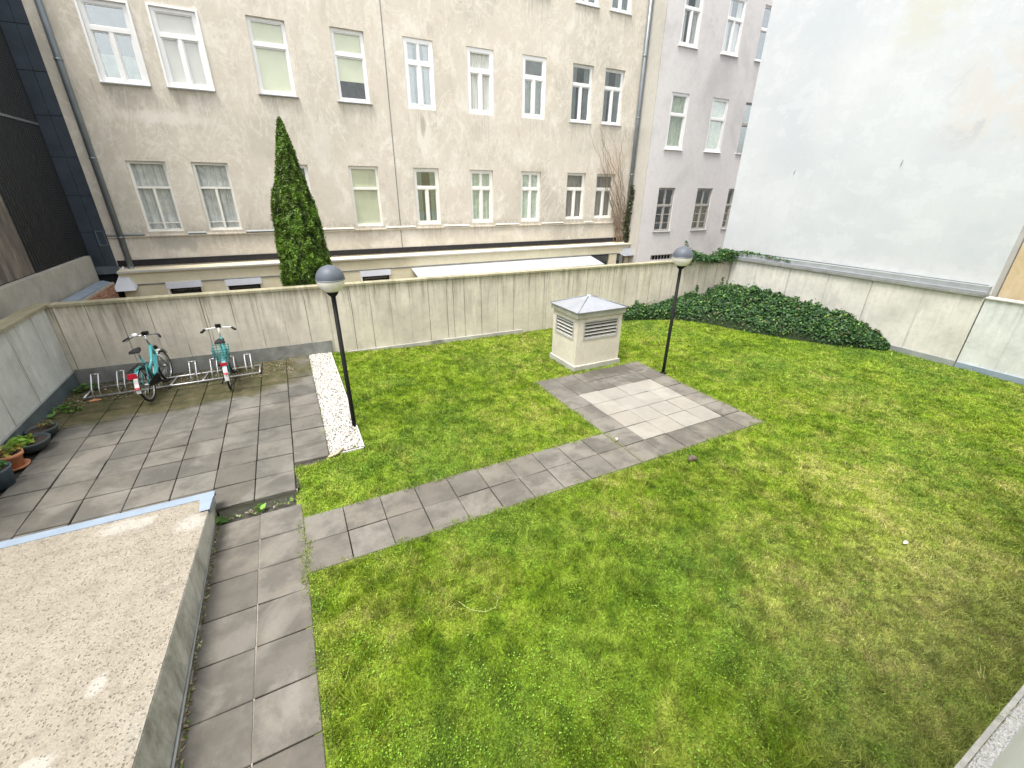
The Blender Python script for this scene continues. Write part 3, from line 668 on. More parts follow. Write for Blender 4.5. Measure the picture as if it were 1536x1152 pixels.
# ---- the long beige house opposite
FY = 17.0
BB = thing('apartment_house', 'long beige apartment house of stained plaster with two full rows of windows', 'building', (5, FY, 0))
wh, cr = 'white_paint', 'cream_paint'
UP = [((-3.50, -2.52, 6.45, 8.20), dict(fw=.085, sill=.10, glass='glass', rec=.02, casing=.05, cur=('half', 'curtain_g'))),
      ((-2.05, -1.03, 6.47, 8.24), dict(fw=.085, sill=.10, rec=.02, casing=.05, cur=('blind', 'blind'), glass='glass_clear')),
      ((.17, 1.16, 6.50, 8.36), dict(fw=.075, mull=0, sill=.09, cur=('blind', 'blind_refl_y'), sillmat='zinc', glass='glass_clear')),  # pale blind stands in for the yellow house mirrored in the pane
      ((2.39, 3.38, 6.49, 8.40), dict(fw=.085, mull=0, sill=.07, cur=('blindtop', 'blind_refl_y'), topmull=0, sillmat='zinc', glass='glass_clear')),  # upper blind paints the yellow house's reflection into this window
      ((4.60, 5.61, 6.46, 8.44), dict(fw=.125, topmull=1, bar=.06, cur=('sides', 'curtain'), rec=.035)),
      ((6.82, 7.84, 6.46, 8.45), dict(fw=.125, bar=.06, cur=('full', 'curtain_w'), rec=.035, glass='glass_clear')),
      ((9.01, 10.04, 6.48, 8.47), dict(fw=.125, bar=.06, cur=('low', 'curtain'), rec=.035)),
      ((11.24, 12.24, 6.50, 8.45), dict(fw=.07, cur=('sides', 'curtain'), rec=.10, sill=.05)),
      ((12.82, 13.82, 6.52, 8.46), dict(fw=.07, cur=('sides', 'curtain'), rec=.10, sill=.05))]
LO = [((-3.57, -2.66, 2.70, 4.60), dict(fw=.07, mat=cr, bar=.03, cur=('full', 'curtain'), rails=(.2,), tr=.64, sash=0, glass='glass_clear')),
      ((-2.03, -1.11, 2.70, 4.61), dict(fw=.07, mat=cr, bar=.03, cur=('full', 'curtain'), rails=(.2,), tr=.64, sash=0, glass='glass_clear')),
      ((.18, 1.13, 2.71, 4.63), dict(fw=.075, mat=cr, mull=0, cur=('full', 'curtain_g'))),
      ((2.40, 3.38, 2.71, 4.64), dict(fw=.085, mat=cr, mull=0, cur=('blind', 'blind_refl_y'), tr=.64, sash=0, glass='glass_clear')),
      ((4.63, 5.58, 2.71, 4.64), dict(fw=.10, mat=cr, bar=.04, cur=('sides', 'curtain_g'))),
      ((6.81, 7.79, 2.73, 4.63), dict(fw=.10, mat=cr, bar=.045, cur=('full', 'curtain_g'), topmull=1, glass='glass_clear')),
      ((9.03, 9.97, 2.73, 4.63), dict(fw=.10, mat=cr, bar=.045, cur=('full', 'curtain_g'), topmull=1, glass='glass_clear')),
      ((11.25, 12.22, 2.78, 4.63), dict(fw=.07, mat=cr, rec=.10, cur=('full', 'blind_grey'), glass='glass_clear')),
      ((12.81, 13.82, 2.80, 4.62), dict(fw=.07, mat=cr, rec=.10, cur=('full', 'blind_grey'), glass='glass_clear'))]
TOPX = [(-3.5, -2.52), (-2.05, -1.03), (.17, 1.16), (2.39, 3.38), (4.6, 5.61), (6.82, 7.84), (9.01, 10.04), (11.24, 12.24), (12.82, 13.82)]
TP = [((a, b, 10.28, 12.2), dict(fw=.09, sill=.06, cur=('full', 'curtain_w'))) for a, b in TOPX]
EX, WX = 14.82, -4.55
m = MB(); rects = [r_ for r_, _ in UP+LO+TP]
holes_wall(m, WX, EX, -.12, 13.5, FY, rects, .18)
m.quad((WX, FY, -.12), (WX, FY, 13.5), (WX, FY+9, 13.5), (WX, FY+9, -.12)); m.quad((EX, FY, -.12), (EX, FY, 13.5), (EX, FY+9, 13.5), (EX, FY+9, -.12))
m.quad((WX, FY+9, -.12), (WX, FY+9, 13.5), (EX, FY+9, 13.5), (EX, FY+9, -.12)); m.quad((WX, FY, 13.5), (EX, FY, 13.5), (EX, FY+9, 13.5), (WX, FY+9, 13.5))
m.build('wall', 'facade', BB)
for i, (r_, st) in enumerate(UP+LO+TP): window(BB, r_, FY, st, i)
# string course between the window rows' sills, broken by the windows
edges = [WX+.02]
for r_, _ in LO: edges += [r_[0]-.08, r_[1]+.08]
edges.append(EX-.02)
for a, b in zip(edges[0::2], edges[1::2]):
    MB().prism([(FY-.07, 2.625), (FY-.07, 2.645), (FY-.002, 2.68), (FY-.002, 2.60)], 'x', a, b).build('string_course', 'flash_grey' if a < -1 else 'facade', BB)
MB().prism([(FY-.05, 2.56), (FY-.06, 2.60), (FY-.002, 2.60), (FY-.002, 2.55)], 'x', WX+.02, EX-.02).build('string_course', 'facade', BB)
MB().box(WX+.03, EX-.03, FY-.03, FY-.004, 1.74, 1.92).build('roof_flashing', 'band', BB)
MB().box(3.97, 3.995, FY-.012, FY-.001, 1.93, 13.4).build('expansion_joint', 'flash_mid', BB)
# the low yellow ground floor in front of it
AY = 16.6; aw = [(-3.40, -2.60, .30, 1.06), (-1.86, -.95, .30, 1.02), (2.33, 3.30, .30, 1.0), (12.55, 13.62, .3, 1.22), (14.05, 14.60, .0, 1.2)]
m = MB(); holes_wall(m, WX+.05, EX-.04, -.12, 1.64, AY, aw, .14); m.quad((WX+.05, AY, -.12), (WX+.05, FY, -.12), (WX+.05, FY, 1.64), (WX+.05, AY, 1.64)); m.quad((EX-.04, AY, -.12), (EX-.04, FY, -.12), (EX-.04, FY, 1.64), (EX-.04, AY, 1.64))
m.build('ground_floor_wall', 'yellow', BB)
MB().prism([(AY-.06, 1.60), (AY-.06, 1.655), (FY-.035, 1.70), (FY-.035, 1.64), (AY, 1.642)], 'x', WX+.05, EX-.04).build('ledge', 'yellow', BB); MB().box(WX+.05, EX-.04, AY-.068, AY-.062, 1.63, 1.665).build('ledge_edge', 'white_metal', BB)
MB().prism([(AY-.02, 1.235), (AY-.02, 1.255), (AY-.002, 1.27), (AY-.002, 1.22)], 'x', WX+.08, EX-.08).build('seam', 'flash_mid', BB)
for i, (a, b, c, d) in enumerate(aw):
    m = MB(); m.box(a+.003, b-.003, AY+.10, AY+.135, c, d-.003); wo = m.build('window', 'dark', BB)
    MB().box(a+.05, b-.05, AY+.08, AY+.09, c+.05, d-.05).build('pane', 'glass', wo)
    if i < 3: MB().box(a-.06, b+.06, AY-.035, AY-.003, d+.012, d+.205).build('lintel', 'lintel_paint', wo); MB().box(a-.06, a-.01, AY-.03, AY-.003, c, d).build('jamb', 'white_paint', wo)
MB().prism([(15.55, .955), (15.55, .985), (AY-.02, 1.20), (AY-.02, 1.165)], 'x', 4.15, 12.52).build('canopy', 'canopy_sheet', BB)
for x in (5.6, 7.0, 8.4, 9.8, 11.2): MB().prism([(15.55, .987), (15.55, 1.0), (AY-.02, 1.214), (AY-.02, 1.202)], 'x', x, x+.02).build('canopy_seam', 'canopy_sheet', BB)
for (x0, x1) in ((WX-.12, WX+.42), (14.2, 14.98)):
    m = MB(); xm = (x0+x1)/2; m.add([(x0, AY-.35, 1.15), (x1, AY-.35, 1.15), (x1, FY-.05, 1.3), (x0, FY-.05, 1.3), (xm, FY-.12, 1.78)], ((0, 1, 4), (1, 2, 4), (2, 3, 4), (3, 0, 4), (3, 2, 1, 0))); m.build('hip_flashing', 'white_metal' if x0 < 0 else 'zinc', BB)
# downpipes
def pipe(x, y, z0, z1, r_, par, mat, clips):
    o = MB().tube([(x, y, z0), (x, y, z1)], r_, 12).build('downpipe', mat, par)
    for z in clips: MB().tube([(x, y, z), (x, y, z+.05)], r_+.012, 12).build('clip', 'zinc_dark', o)
    MB().tube([(x, y, z0), (x, y-.02, z0-.12), (x, y-.14, z0-.26)], r_, 10).build('elbow', mat, o)
pipe(-4.22, FY-.10, 1.75, 13.4, .075, BB, 'zinc_dark', (2.55, 4.6, 6.8, 9)); pipe(14.66, FY-.12, 1.2, 13.4, .075, BB, 'zinc_dark', (2.6, 4.6, 6.8, 9))

# ---- pink-white house standing forward of it
PY = 16.1; k = PY/15.5
PB = thing('apartment_house', 'smooth pink-white apartment house standing forward of the beige one', 'building', (19, PY, 0))
PW = []
for row, (z0, z1) in enumerate(((2.27, 4.09), (5.59, 7.62), (9.15, 11.05), (12.6, 14.4))):
    for c, (x0, x1) in enumerate(((15.10, 16.08), (17.48, 18.48), (19.60, 20.40), (22.0, 23.0))):
        PW.append((tuple(v*k for v in (x0, x1))+tuple(3.95+(v-3.95)*k for v in (z0, z1)), row, c))
PW = [(r_, a, b) for r_, a, b in PW if r_[3] < 14.4]
grate = (15.15*k, 16.55*k, .86, 1.12)
m = MB(); holes_wall(m, EX, 26, -.12, 14.5, PY, [p[0] for p in PW]+[grate], .18)
m.quad((26, PY, -.12), (26, PY, 14.5), (26, PY+9, 14.5), (26, PY+9, -.12)); m.quad((EX, PY, 14.5), (26, PY, 14.5), (26, PY+9, 14.5), (EX, PY+9, 14.5)); m.quad((EX, PY+9, -.12), (26, PY+9, -.12), (26, PY+9, 14.5), (EX, PY+9, 14.5))
m.build('wall', 'pink', PB)
MB().box(EX-.012, EX+.3, PY+.01, FY+.3, -.12, 14.45).build('side_wall', 'facade_shaded', PB)
for i, (r_, row, c) in enumerate(PW):
    if row == 0: st = dict(fw=.06, mat='old_wood', bar=.03, rec=.06, sash=1, rails=(.33, .66), topmull=1, cur=('half', 'curtain') if c == 0 else ('sides', 'curtain'), sill=.05, sillmat='flash_grey', tr=.6)
    elif c == 2: st = dict(fw=.05, mat='old_wood' if row == 1 else 'white_paint', rec=.05, mull=0, tr=.58, sill=.05)
    else: st = dict(fw=.10, rec=.03, mull=1 if row == 2 else 0, sill=.06, glass='glass_clear', cur=('full', 'curtain_g') if row == 1 else ('sides', 'curtain_w'), tr=.62, sillmat='white_paint')
    window(PB, r_, PY, st, i+40)
m = MB(); ringbox(m, grate[0]+.002, grate[1]-.002, grate[2]+.002, grate[3]-.002, PY+.02, PY+.06, .03)
for i in range(7): x = grate[0]+.1+i*.2; m.box(x, x+.02, PY+.03, PY+.05, grate[2]+.03, grate[3]-.03)
g_ = m.build('cellar_grating', 'old_wood', PB); MB().box(grate[0], grate[1], PY+.15, PY+.17, grate[2], grate[3]).build('backing', 'dark', g_)

# ---- tall white firewall and the brown house beyond its end
FB = thing('firewall_house', 'tall blank whitewashed firewall rising above the concrete garden wall', 'building', (20, 7.6, 0))
MB().box(XR+.31, 22, 3.90, 11.45, -.1, 15).build('wall', 'firewall', FB)
MB().box(XR+.295, XR+.309, 4.0, 11.4, 1.86, 1.99).build('base_flashing', 'zinc_dark', FB)
for (y, z) in ((9.4, 4.6), (6.6, 4.75)): MB().tube([(XR+.32, y, z), (XR+.29, y, z-.02), (XR+.285, y+.01, z-.13)], .007, 6).build('hook', 'flash_mid', FB)
NB = thing('townhouse', 'ochre-brown plastered house past the end of the white firewall', 'building', (20, 1, 0))
m = MB(); NX = 15.15
m.box(NX, 24, -6, 3.88, -.1, 14); m.build('wall', 'brown', NB)
m = MB(); yb, yt = 1.9, 3.1
m.box(NX-.05, NX-.002, yb, yb+.09, 2.05, 4.0); m.box(NX-.05, NX-.002, yt-.09, yt, 2.05, 4.0); m.box(NX-.05, NX-.002, yb+.09, yt-.09, 2.05, 2.14); m.box(NX-.05, NX-.002, yb+.09, yt-.09, 3.91, 4.0); m.box(NX-.045, NX-.002, 2.47, 2.53, 2.14, 3.91)
wo = m.build('window', 'cream_paint', NB); MB().box(NX-.012, NX-.003, yb+.09, 2.47, 2.14, 3.91).build('pane', 'glass', wo); MB().box(NX-.012, NX-.003, 2.53, yt-.09, 2.14, 3.91).build('pane', 'glass', wo)
MB().prism([(yb-.1, 1.98), (yt+.1, 1.98), (yt+.1, 2.04), (yb-.1, 2.04)], 'x', NX-.12, NX-.001).build('sill', 'cream_paint', wo)

# ---- dark clad building on the left
DB = thing('clad_building', 'dark building clad in black corrugated sheet and blue-grey panels', 'building', (-8, 14, 0))
DX = -5.16
vs = []; n = 0; y = 13.72; fs = []
while y < 17.05:
    for dy, dx in ((0, 0), (.05, 0), (.065, .03), (.115, .03), (.13, 0)): vs += [(DX+dx, y+dy, 2.12), (DX+dx, y+dy, 5.36)]
    y += .13
m = MB(); m.add(vs, [(2*i, 2*i+2, 2*i+3, 2*i+1) for i in range(len(vs)//2-1)]); m.build('corrugated_sheet', 'corrugated', DB)
m = MB(); vs = [(x, y_, 5.40 if z < 3 else 10.5) for x, y_, z in vs]; m.add(vs, [(2*i, 2*i+2, 2*i+3, 2*i+1) for i in range(len(vs)//2-1)]); m.build('corrugated_sheet', 'corrugated', DB)
MB().box(DX-.02, DX+.05, 13.72, 17.1, 5.355, 5.405).build('sheet_joint', 'zinc_dark', DB)
MB().box(DX-5, DX-.01, 8, 17.6, -.1, 10.4).build('core', 'dark', DB)
for i in range(3): MB().box(DX-.02, DX+.02, 13.70-1.25*(i+1), 13.70-1.25*i-.02, 2.14, 10.4).build('board', 'board', DB)
MB().box(DX-.01, DX+.16, 8, 16.72, -.1, 2.12).build('plinth', 'plinth_concrete', DB)
MB().box(DX-.01, DX+.08, 16.74, 17.02, -.1, 2.10).build('plinth', 'flash_dark', DB)
for i in range(9):
    for j in range(2):
        xa = DX+.05+j*.30; MB().box(xa, xa+.292, 17.02, 17.06, 1.78+i*.955, 1.78+(i+1)*.955-.012).build('panel', 'panel_blue', DB)
MB().box(DX+.03, WX+.04, 17.065, 17.5, -.1, 10.4).build('return_wall', 'dark', DB)
for i, z in enumerate((2.35,)):
    m = MB(); ringbox(m, DX+.37, DX+.58, z, z+.42, 17.0, 17.018, .03); m.build('vent_frame', 'flash_dark', DB)
MB().box(DX+.05, WX+.02, 16.99, 17.018, 1.55, 1.775).build('base_sheet', 'flash_dark', DB)

# ---- brick wall stub with metal coping behind the garden
BW = thing('brick_wall', 'rough red brick wall stub with sloping sheet-metal coping', 'wall', (-4.75, 14.6, 0))
MB().box(-4.86, -4.615, 12.5, 16.45, -.1, 1.40).build('core', 'mortar', BW)
bm_ = []
for i in range(3):
    b = MB(); b.bbox(-.02, .012, -.118, .118, -.03, .03, .006); b.v = [(x+random.uniform(-.006, .006), y+random.uniform(-.005, .005), z+random.uniform(-.004, .004)) for x, y, z in b.v]; me = b.mesh('brick'); me.materials.append(MT['brick']); bm_.append(me)
for row in range(8):
    for j in range(16):
        y = 12.62+.252*j+(.126 if row % 2 else 0)
        if y > 16.35: continue
        o = bpy.data.objects.new('brick', random.choice(bm_)); COL.objects.link(o); o.parent = BW
        o.location = Vector((-4.615+random.uniform(-.01, .012), y, .78+.078*row))-BW.location; o.rotation_euler = (random.gauss(0, .02), random.gauss(0, .03), random.gauss(0, .02))
MB().prism([(-4.92, 1.41), (-4.92, 1.47), (-4.78, 1.50), (-4.64, 1.45), (-4.64, 1.40), (-4.74, 1.42)], 'y', 12.4, 16.2).build('coping', 'flashing', BW)
# grey parapet outside the left garden wall
OW = thing('low_parapet', 'low smooth grey concrete parapet outside the left garden wall', 'wall', (-4.9, 12.9, 0))
MB().prism([(-4.80, -.1), (-4.80, 1.25), (-4.74, 1.27), (-4.56, 1.27), (-4.56, -.1)], 'y', 12.05, 13.3).build('body', 'kerb', OW)

# ---- the yellow house the photograph is taken from (its window opening is round the camera)
HB = thing('yellow_house', 'pale yellow house wall with white base along the gravel strip', 'building', (4, -.3, 0))
HY = -.098; hw = [(-1.8, 2.2, 2.9, 5.6)]+[(x, x+1.1, z, z+1.9) for z in (3.1,) for x in (-4.6, 3.4, 6.0, 8.6, 11.2)]
m = MB(); holes_wall(m, -7, 14.4, 2.4, 6.0, HY, hw, -.30); m.build('wall', 'house_yellow', HB)
MB().box(-7, 14.4, HY-.3, HY+.012, -.1, 2.4).build('base', 'house_white', HB)
m = MB(); m.quad((-7, HY-1.2, 1), (14.4, HY-1.2, 1), (14.4, HY-1.2, 6.0), (-7, HY-1.2, 6.0)); m.quad((-7, HY, 6.0), (14.4, HY, 6.0), (14.4, HY-1.2, 6.0), (-7, HY-1.2, 6.0)); m.build('inner_wall', 'room', HB)
for a, b, c, d in hw[1:]:
    m = MB(); ringbox(m, a+.003, b-.003, c+.003, d-.003, HY-.12, HY-.04, .09); m.box((a+b)/2-.05, (a+b)/2+.05, HY-.11, HY-.035, c+.09, d-.09)
    wo = m.build('window', 'white_paint', HB); MB().box(a+.09, (a+b)/2-.05, HY-.09, HY-.085, c+.09, d-.09).build('pane', 'glass', wo); MB().box((a+b)/2+.05, b-.09, HY-.09, HY-.085, c+.09, d-.09).build('pane', 'glass', wo)

# ================================================================== OBJECTS
# ---- rough concrete roof slab at the near left
RS = thing('concrete_roof', 'rough pebbly concrete roof slab beside the path with a blue-grey metal edge', 'roof', (-3.2, 3, 0))
def roof_z(x, y): return .352+.060*(5.72-y)+.0*x
def roof_x(y): return -1.385-.026*(5.72-y)
xs = np.linspace(0, 1, 190); ys = np.linspace(-.2, 5.62, 270); U, Yg = np.meshgrid(xs, ys); Xg = -6.2+(roof_x(Yg)-.004+6.2)*(1-(1-U)**1.25)
bump = .011*(fbm(Xg*16, Yg*16, 3)-.5)+.008*(fbm(Xg*45+3, Yg*45, 2)-.5)+.02*(fbm(Xg*2, Yg*2, 3)-.5)
bump *= np.clip((1-U)*25, 0, 1)*np.clip((5.62-Yg)*12, .0, 1)
Zg = roof_z(Xg, Yg)+bump; V = np.stack([Xg.ravel()+3.2, Yg.ravel()-3, Zg.ravel()], 1); nx = 190
ii = (np.arange(269)[:, None]*nx+np.arange(nx-1)[None]).ravel(); np_mesh('slab', V, np.stack([ii, ii+1, ii+nx+1, ii+nx], 1), 'slab', RS, smooth=True)
m = MB(); N_ = 12
for i in range(N_):
    ya, yb = -.2+i*(5.70+.2)/N_, -.2+(i+1)*5.9/N_
    xa, xb, za, zb = roof_x(ya), roof_x(yb), roof_z(0, ya)-.012, roof_z(0, yb)-.012
    m.quad((xa, ya, za), (xb, yb, zb), (-1.43, yb, -.08), (-1.43, ya, -.08)); m.quad((xa, ya, za), (xb, yb, zb), (xb-.3, yb, zb), (xa-.3, ya, za))
m.quad((roof_x(5.7), 5.70, .34), (-6.2, 5.70, .34), (-6.2, 5.70, -.08), (-1.43, 5.70, -.08)); m.build('side_wall', 'slab_side', RS)
m = MB(); m.prism([(5.60, roof_z(0, 5.60)+.006), (5.735, .362), (5.735, .30), (5.71, .30), (5.71, .35), (5.60, roof_z(0, 5.6)-.01)], 'x', -6.2, roof_x(5.7)+.012); m.build('metal_edge', 'flashing', RS)
m = MB(); m.add([(-1.52, 5.598, .376), (-1.375, 5.598, .376), (-1.385, 5.30, .394), (-1.485, 5.30, .394), (-1.375, 5.598, .30), (-1.385, 5.30, .32)], ((0, 1, 2, 3), (1, 4, 5, 2))); m.build('metal_edge', 'flashing', RS)
MB().box(-1.432, -1.405, -.2, 5.6, -.06, .010).build('gap_sand', 'sand', RS)
for (o_, z, r_) in ((.006, .05, .012),): MB().tube([(-1.43+o_, -.2, z), (-1.43+o_, 5.6, z)], r_, 6).build('base_rail', 'flash_grey', RS)
# litter between wall and path
def litter(name, x0, x1, y0, y1, z, n, label, cols):
    x = rng.random(n)*(x1-x0)+x0; y = rng.random(n)*(y1-y0)+y0; P = np.stack([x, y, z+.008*rng.random(n)], 1)
    c = np.array(cols)[rng.integers(0, len(cols), n)]*(.7+.6*rng.random((n, 1)))
    V, F, C = leaf_quads(P, np.tile((0, 0, 1.), (n, 1)), np.full(n, .018), c, aspect=2.2, spread=.5)
    tag(np_mesh(name, V, F, 'leaf', cols=C), label, 'debris', kind='stuff')
litter('leaf_litter', -1.43, -1.375, .3, 5.6, .016, 520, 'dry grass and leaf litter along the foot of the concrete slab', [(.30, .25, .14), (.16, .13, .08), (.42, .38, .26), (.12, .18, .03)])
litter('leaf_litter', -1.38, -.45, 5.50, 5.66, .016, 90, 'dead leaves and weeds under the paved step', [(.28, .22, .12), (.14, .24, .04), (.18, .33, .05), (.45, .40, .30)])
litter('leaf_litter', -4.3, -.3, 10.2, 11.2, TZ+.01, 1400, 'dead leaves and crumbs of soil under the bicycle rack', [(.20, .15, .07), (.30, .24, .15), (.09, .12, .03), (.42, .38, .30)])

litter('leaf_litter', .05, .56, 6.4, 11.3, TZ+.012, 140, 'brown crumbs and leaves lying on the white gravel strip', [(.16, .12, .07), (.24, .19, .12), (.10, .13, .03)])
# ---- ventilation shaft
SX, SY, SW, SD, SH = 5.655, 7.765, 1.295, 1.04, 1.30
VS = thing('ventilation_shaft', 'square cream ventilation shaft with louvred grilles and grey metal pyramid roof', 'vent shaft', (SX+SW/2, SY+SD/2, 0))
MB().box(SX-.045, SX+SW+.03, SY-.05, SY+SD+.03, -.06, .125).build('plinth', 'plinth_concrete', VS)
lz0, lz1 = .74, 1.20
m = MB(); holes_wall(m, SX, SX+SW, .125, SH, SY, [(SX+.17, SX+SW-.11, lz0, lz1)], .12)
m2 = MB(); holes_wall(m2, SY, SY+SD, .125, SH, SX, [(SY+.13, SY+SD-.13, lz0, lz1)], .12); m.add([(y, x, z) for x, y, z in m2.v], m2.f)
m.quad((SX+SW, SY, .125), (SX+SW, SY+SD, .125), (SX+SW, SY+SD, SH), (SX+SW, SY, SH)); m.quad((SX, SY+SD, .125), (SX+SW, SY+SD, .125), (SX+SW, SY+SD, SH), (SX, SY+SD, SH)); m.quad((SX, SY, SH), (SX+SW, SY, SH), (SX+SW, SY+SD, SH), (SX, SY+SD, SH))
m.build('wall', 'box_plaster', VS); MB().box(SX+.13, SX+SW-.02, SY+.13, SY+SD-.02, .2, SH-.02).build('core', 'dark', VS)
def grille(front):
    if front: a, b = SX+.17, SX+SW-.11; T = lambda u, d, z: (u, SY+d, z)
    else: a, b = SY+.13, SY+SD-.13; T = lambda u, d, z: (SX+d, u, z)
    def bx(m, u0, u1, d0, d1, z0, z1):
        q = MB().box(u0, u1, d0, d1, z0, z1); m.add([T(*v) for v in q.v], q.f)
    m = MB(); bx(m, a, a+.035, -.012, .03, lz0, lz1); bx(m, b-.035, b, -.012, .03, lz0, lz1); bx(m, a+.035, b-.035, -.012, .03, lz0, lz0+.03); bx(m, a+.035, b-.035, -.012, .03, lz1-.03, lz1)
    g_ = m.build('louvre_grille', 'slat', VS)
    for i in range(5):
        z = lz0+.045+i*.082; m = MB(); q = MB().prism([(.0, z), (.006, z-.008), (.058, z+.026), (.052, z+.034)], 'x', a+.035, b-.035); m.add([T(*v) for v in q.v], q.f); m.build('slat', 'slat', g_)
grille(True); grille(False)
o_ = .065
MB().prism([(SX-.05, SH), (SX+SW+.05, SH), (SX+SW+.05, SH+.115), (SX-.05, SH+.115)], 'y', SY-.05, SY+SD+.05).build('eaves_board', 'trim_green', VS)
ax, ay, az, ez = SX+SW/2, SY+SD/2, 1.665, SH+.120
m = MB(); c_ = [(SX-o_, SY-o_), (SX+SW+o_, SY-o_), (SX+SW+o_, SY+SD+o_), (SX-o_, SY+SD+o_)]
m.add([(x, y, ez) for x, y in c_]+[(x, y, ez+.018) for x, y in c_]+[(ax, ay, az)], ((3, 2, 1, 0), (0, 1, 5, 4), (1, 2, 6, 5), (2, 3, 7, 6), (3, 0, 4, 7), (4, 5, 8), (5, 6, 8), (6, 7, 8), (7, 4, 8))); rf = m.build('roof', 'zinc', VS)
for x, y in c_: MB().tube([(x, y, ez+.022), (ax, ay, az+.004)], .013, 6).build('ridge', 'zinc_dark', rf)
MB().lathe([(.0, az+.02), (.05, az+.014), (.075, az-.03), (.08, az-.055)], 12, (ax, ay, 0)).build('cap', 'zinc', rf)

# ---- two ball lamps on black posts
def lamp(x, y, z0, label):
    t = thing('garden_lamp', label, 'lamp', (x, y, z0), 0, 'ball lamps on black posts'); zc = 2.69-z0; r_ = .205
    MB().lathe([(0, -.05), (.036, -.05), (.036, .3), (.034, zc-r_-.01), (0, zc-r_-.01)], 14).build('post', 'black', t, True)
    MB().lathe([(.075, -.02), (.075, .012), (.038, .03)], 16).build('foot', 'black', t, True)
    MB().lathe([(.034, zc-r_-.06), (.05, zc-r_-.05), (.085, zc-r_-.005), (.09, zc-r_+.022), (.06, zc-r_+.03)], 16).build('collar', 'black', t, True)
    MB().lathe([(r_*math.sin(a), zc-r_*math.cos(a)) for a in [R(8+i*9.0) for i in range(10)]], 32).build('globe', 'globe_white', t, True)
    MB().lathe([((r_+.004)*math.sin(a), zc-(r_+.004)*math.cos(a)) for a in [R(88+i*9.2) for i in range(11)]], 32).build('globe_cover', 'globe_top', t, True)
    MB().lathe([(r_+.001, zc-.012), (r_+.007, zc-.01), (r_+.007, zc+.002), (r_+.001, zc+.003)], 32).build('rim', 'zinc_dark', t, True)
lamp(.53, 7.1, .10, 'ball lamp on a black post at the edge of the white gravel strip')
lamp(7.50, 6.75, .0, 'ball lamp on a black post at the corner of the pale paved square')

# ---- bicycle rack
RK = thing('bicycle_rack', 'galvanised floor bicycle rack with bent wheel loops on the mossy terrace', 'bicycle rack', (-2.5, 10.65, TZ))
for y in (-.26, .24): MB().tube([(-1.5, y, .045), (1.5, y, .045)], .019, 8).build('rail', 'galv', RK, True)
for x in (-1.5, 1.5): MB().tube([(x, -.26, .045), (x, .24, .045)], .019, 8).build('end_bar', 'galv', RK, True)
for x in (-.15, .42): MB().tube([(x, -.26, .03), (x+.06, .24, .03)], .017, 8).build('cross_bar', 'galv', RK, True)
for hx in (-1.30, -.90, -.42, .30, .68, 1.0, 1.32):
    m = MB()
    for dx in (-.055, .055):
        m.tube([(hx+dx, -.26, .05), (hx+dx, -.20, .20), (hx+dx, -.05, .36), (hx+dx, .0, .42), (hx+dx, .055, .40), (hx+dx, .09, .33), (hx+dx, .10, .26), (hx+dx, .17, .20), (hx+dx, .24, .05)], .0125, 7)
    m.tube([(hx-.055, .0, .42), (hx+.055, .0, .42)], .010, 6); m.build('wheel_loop', 'galv', RK, True)

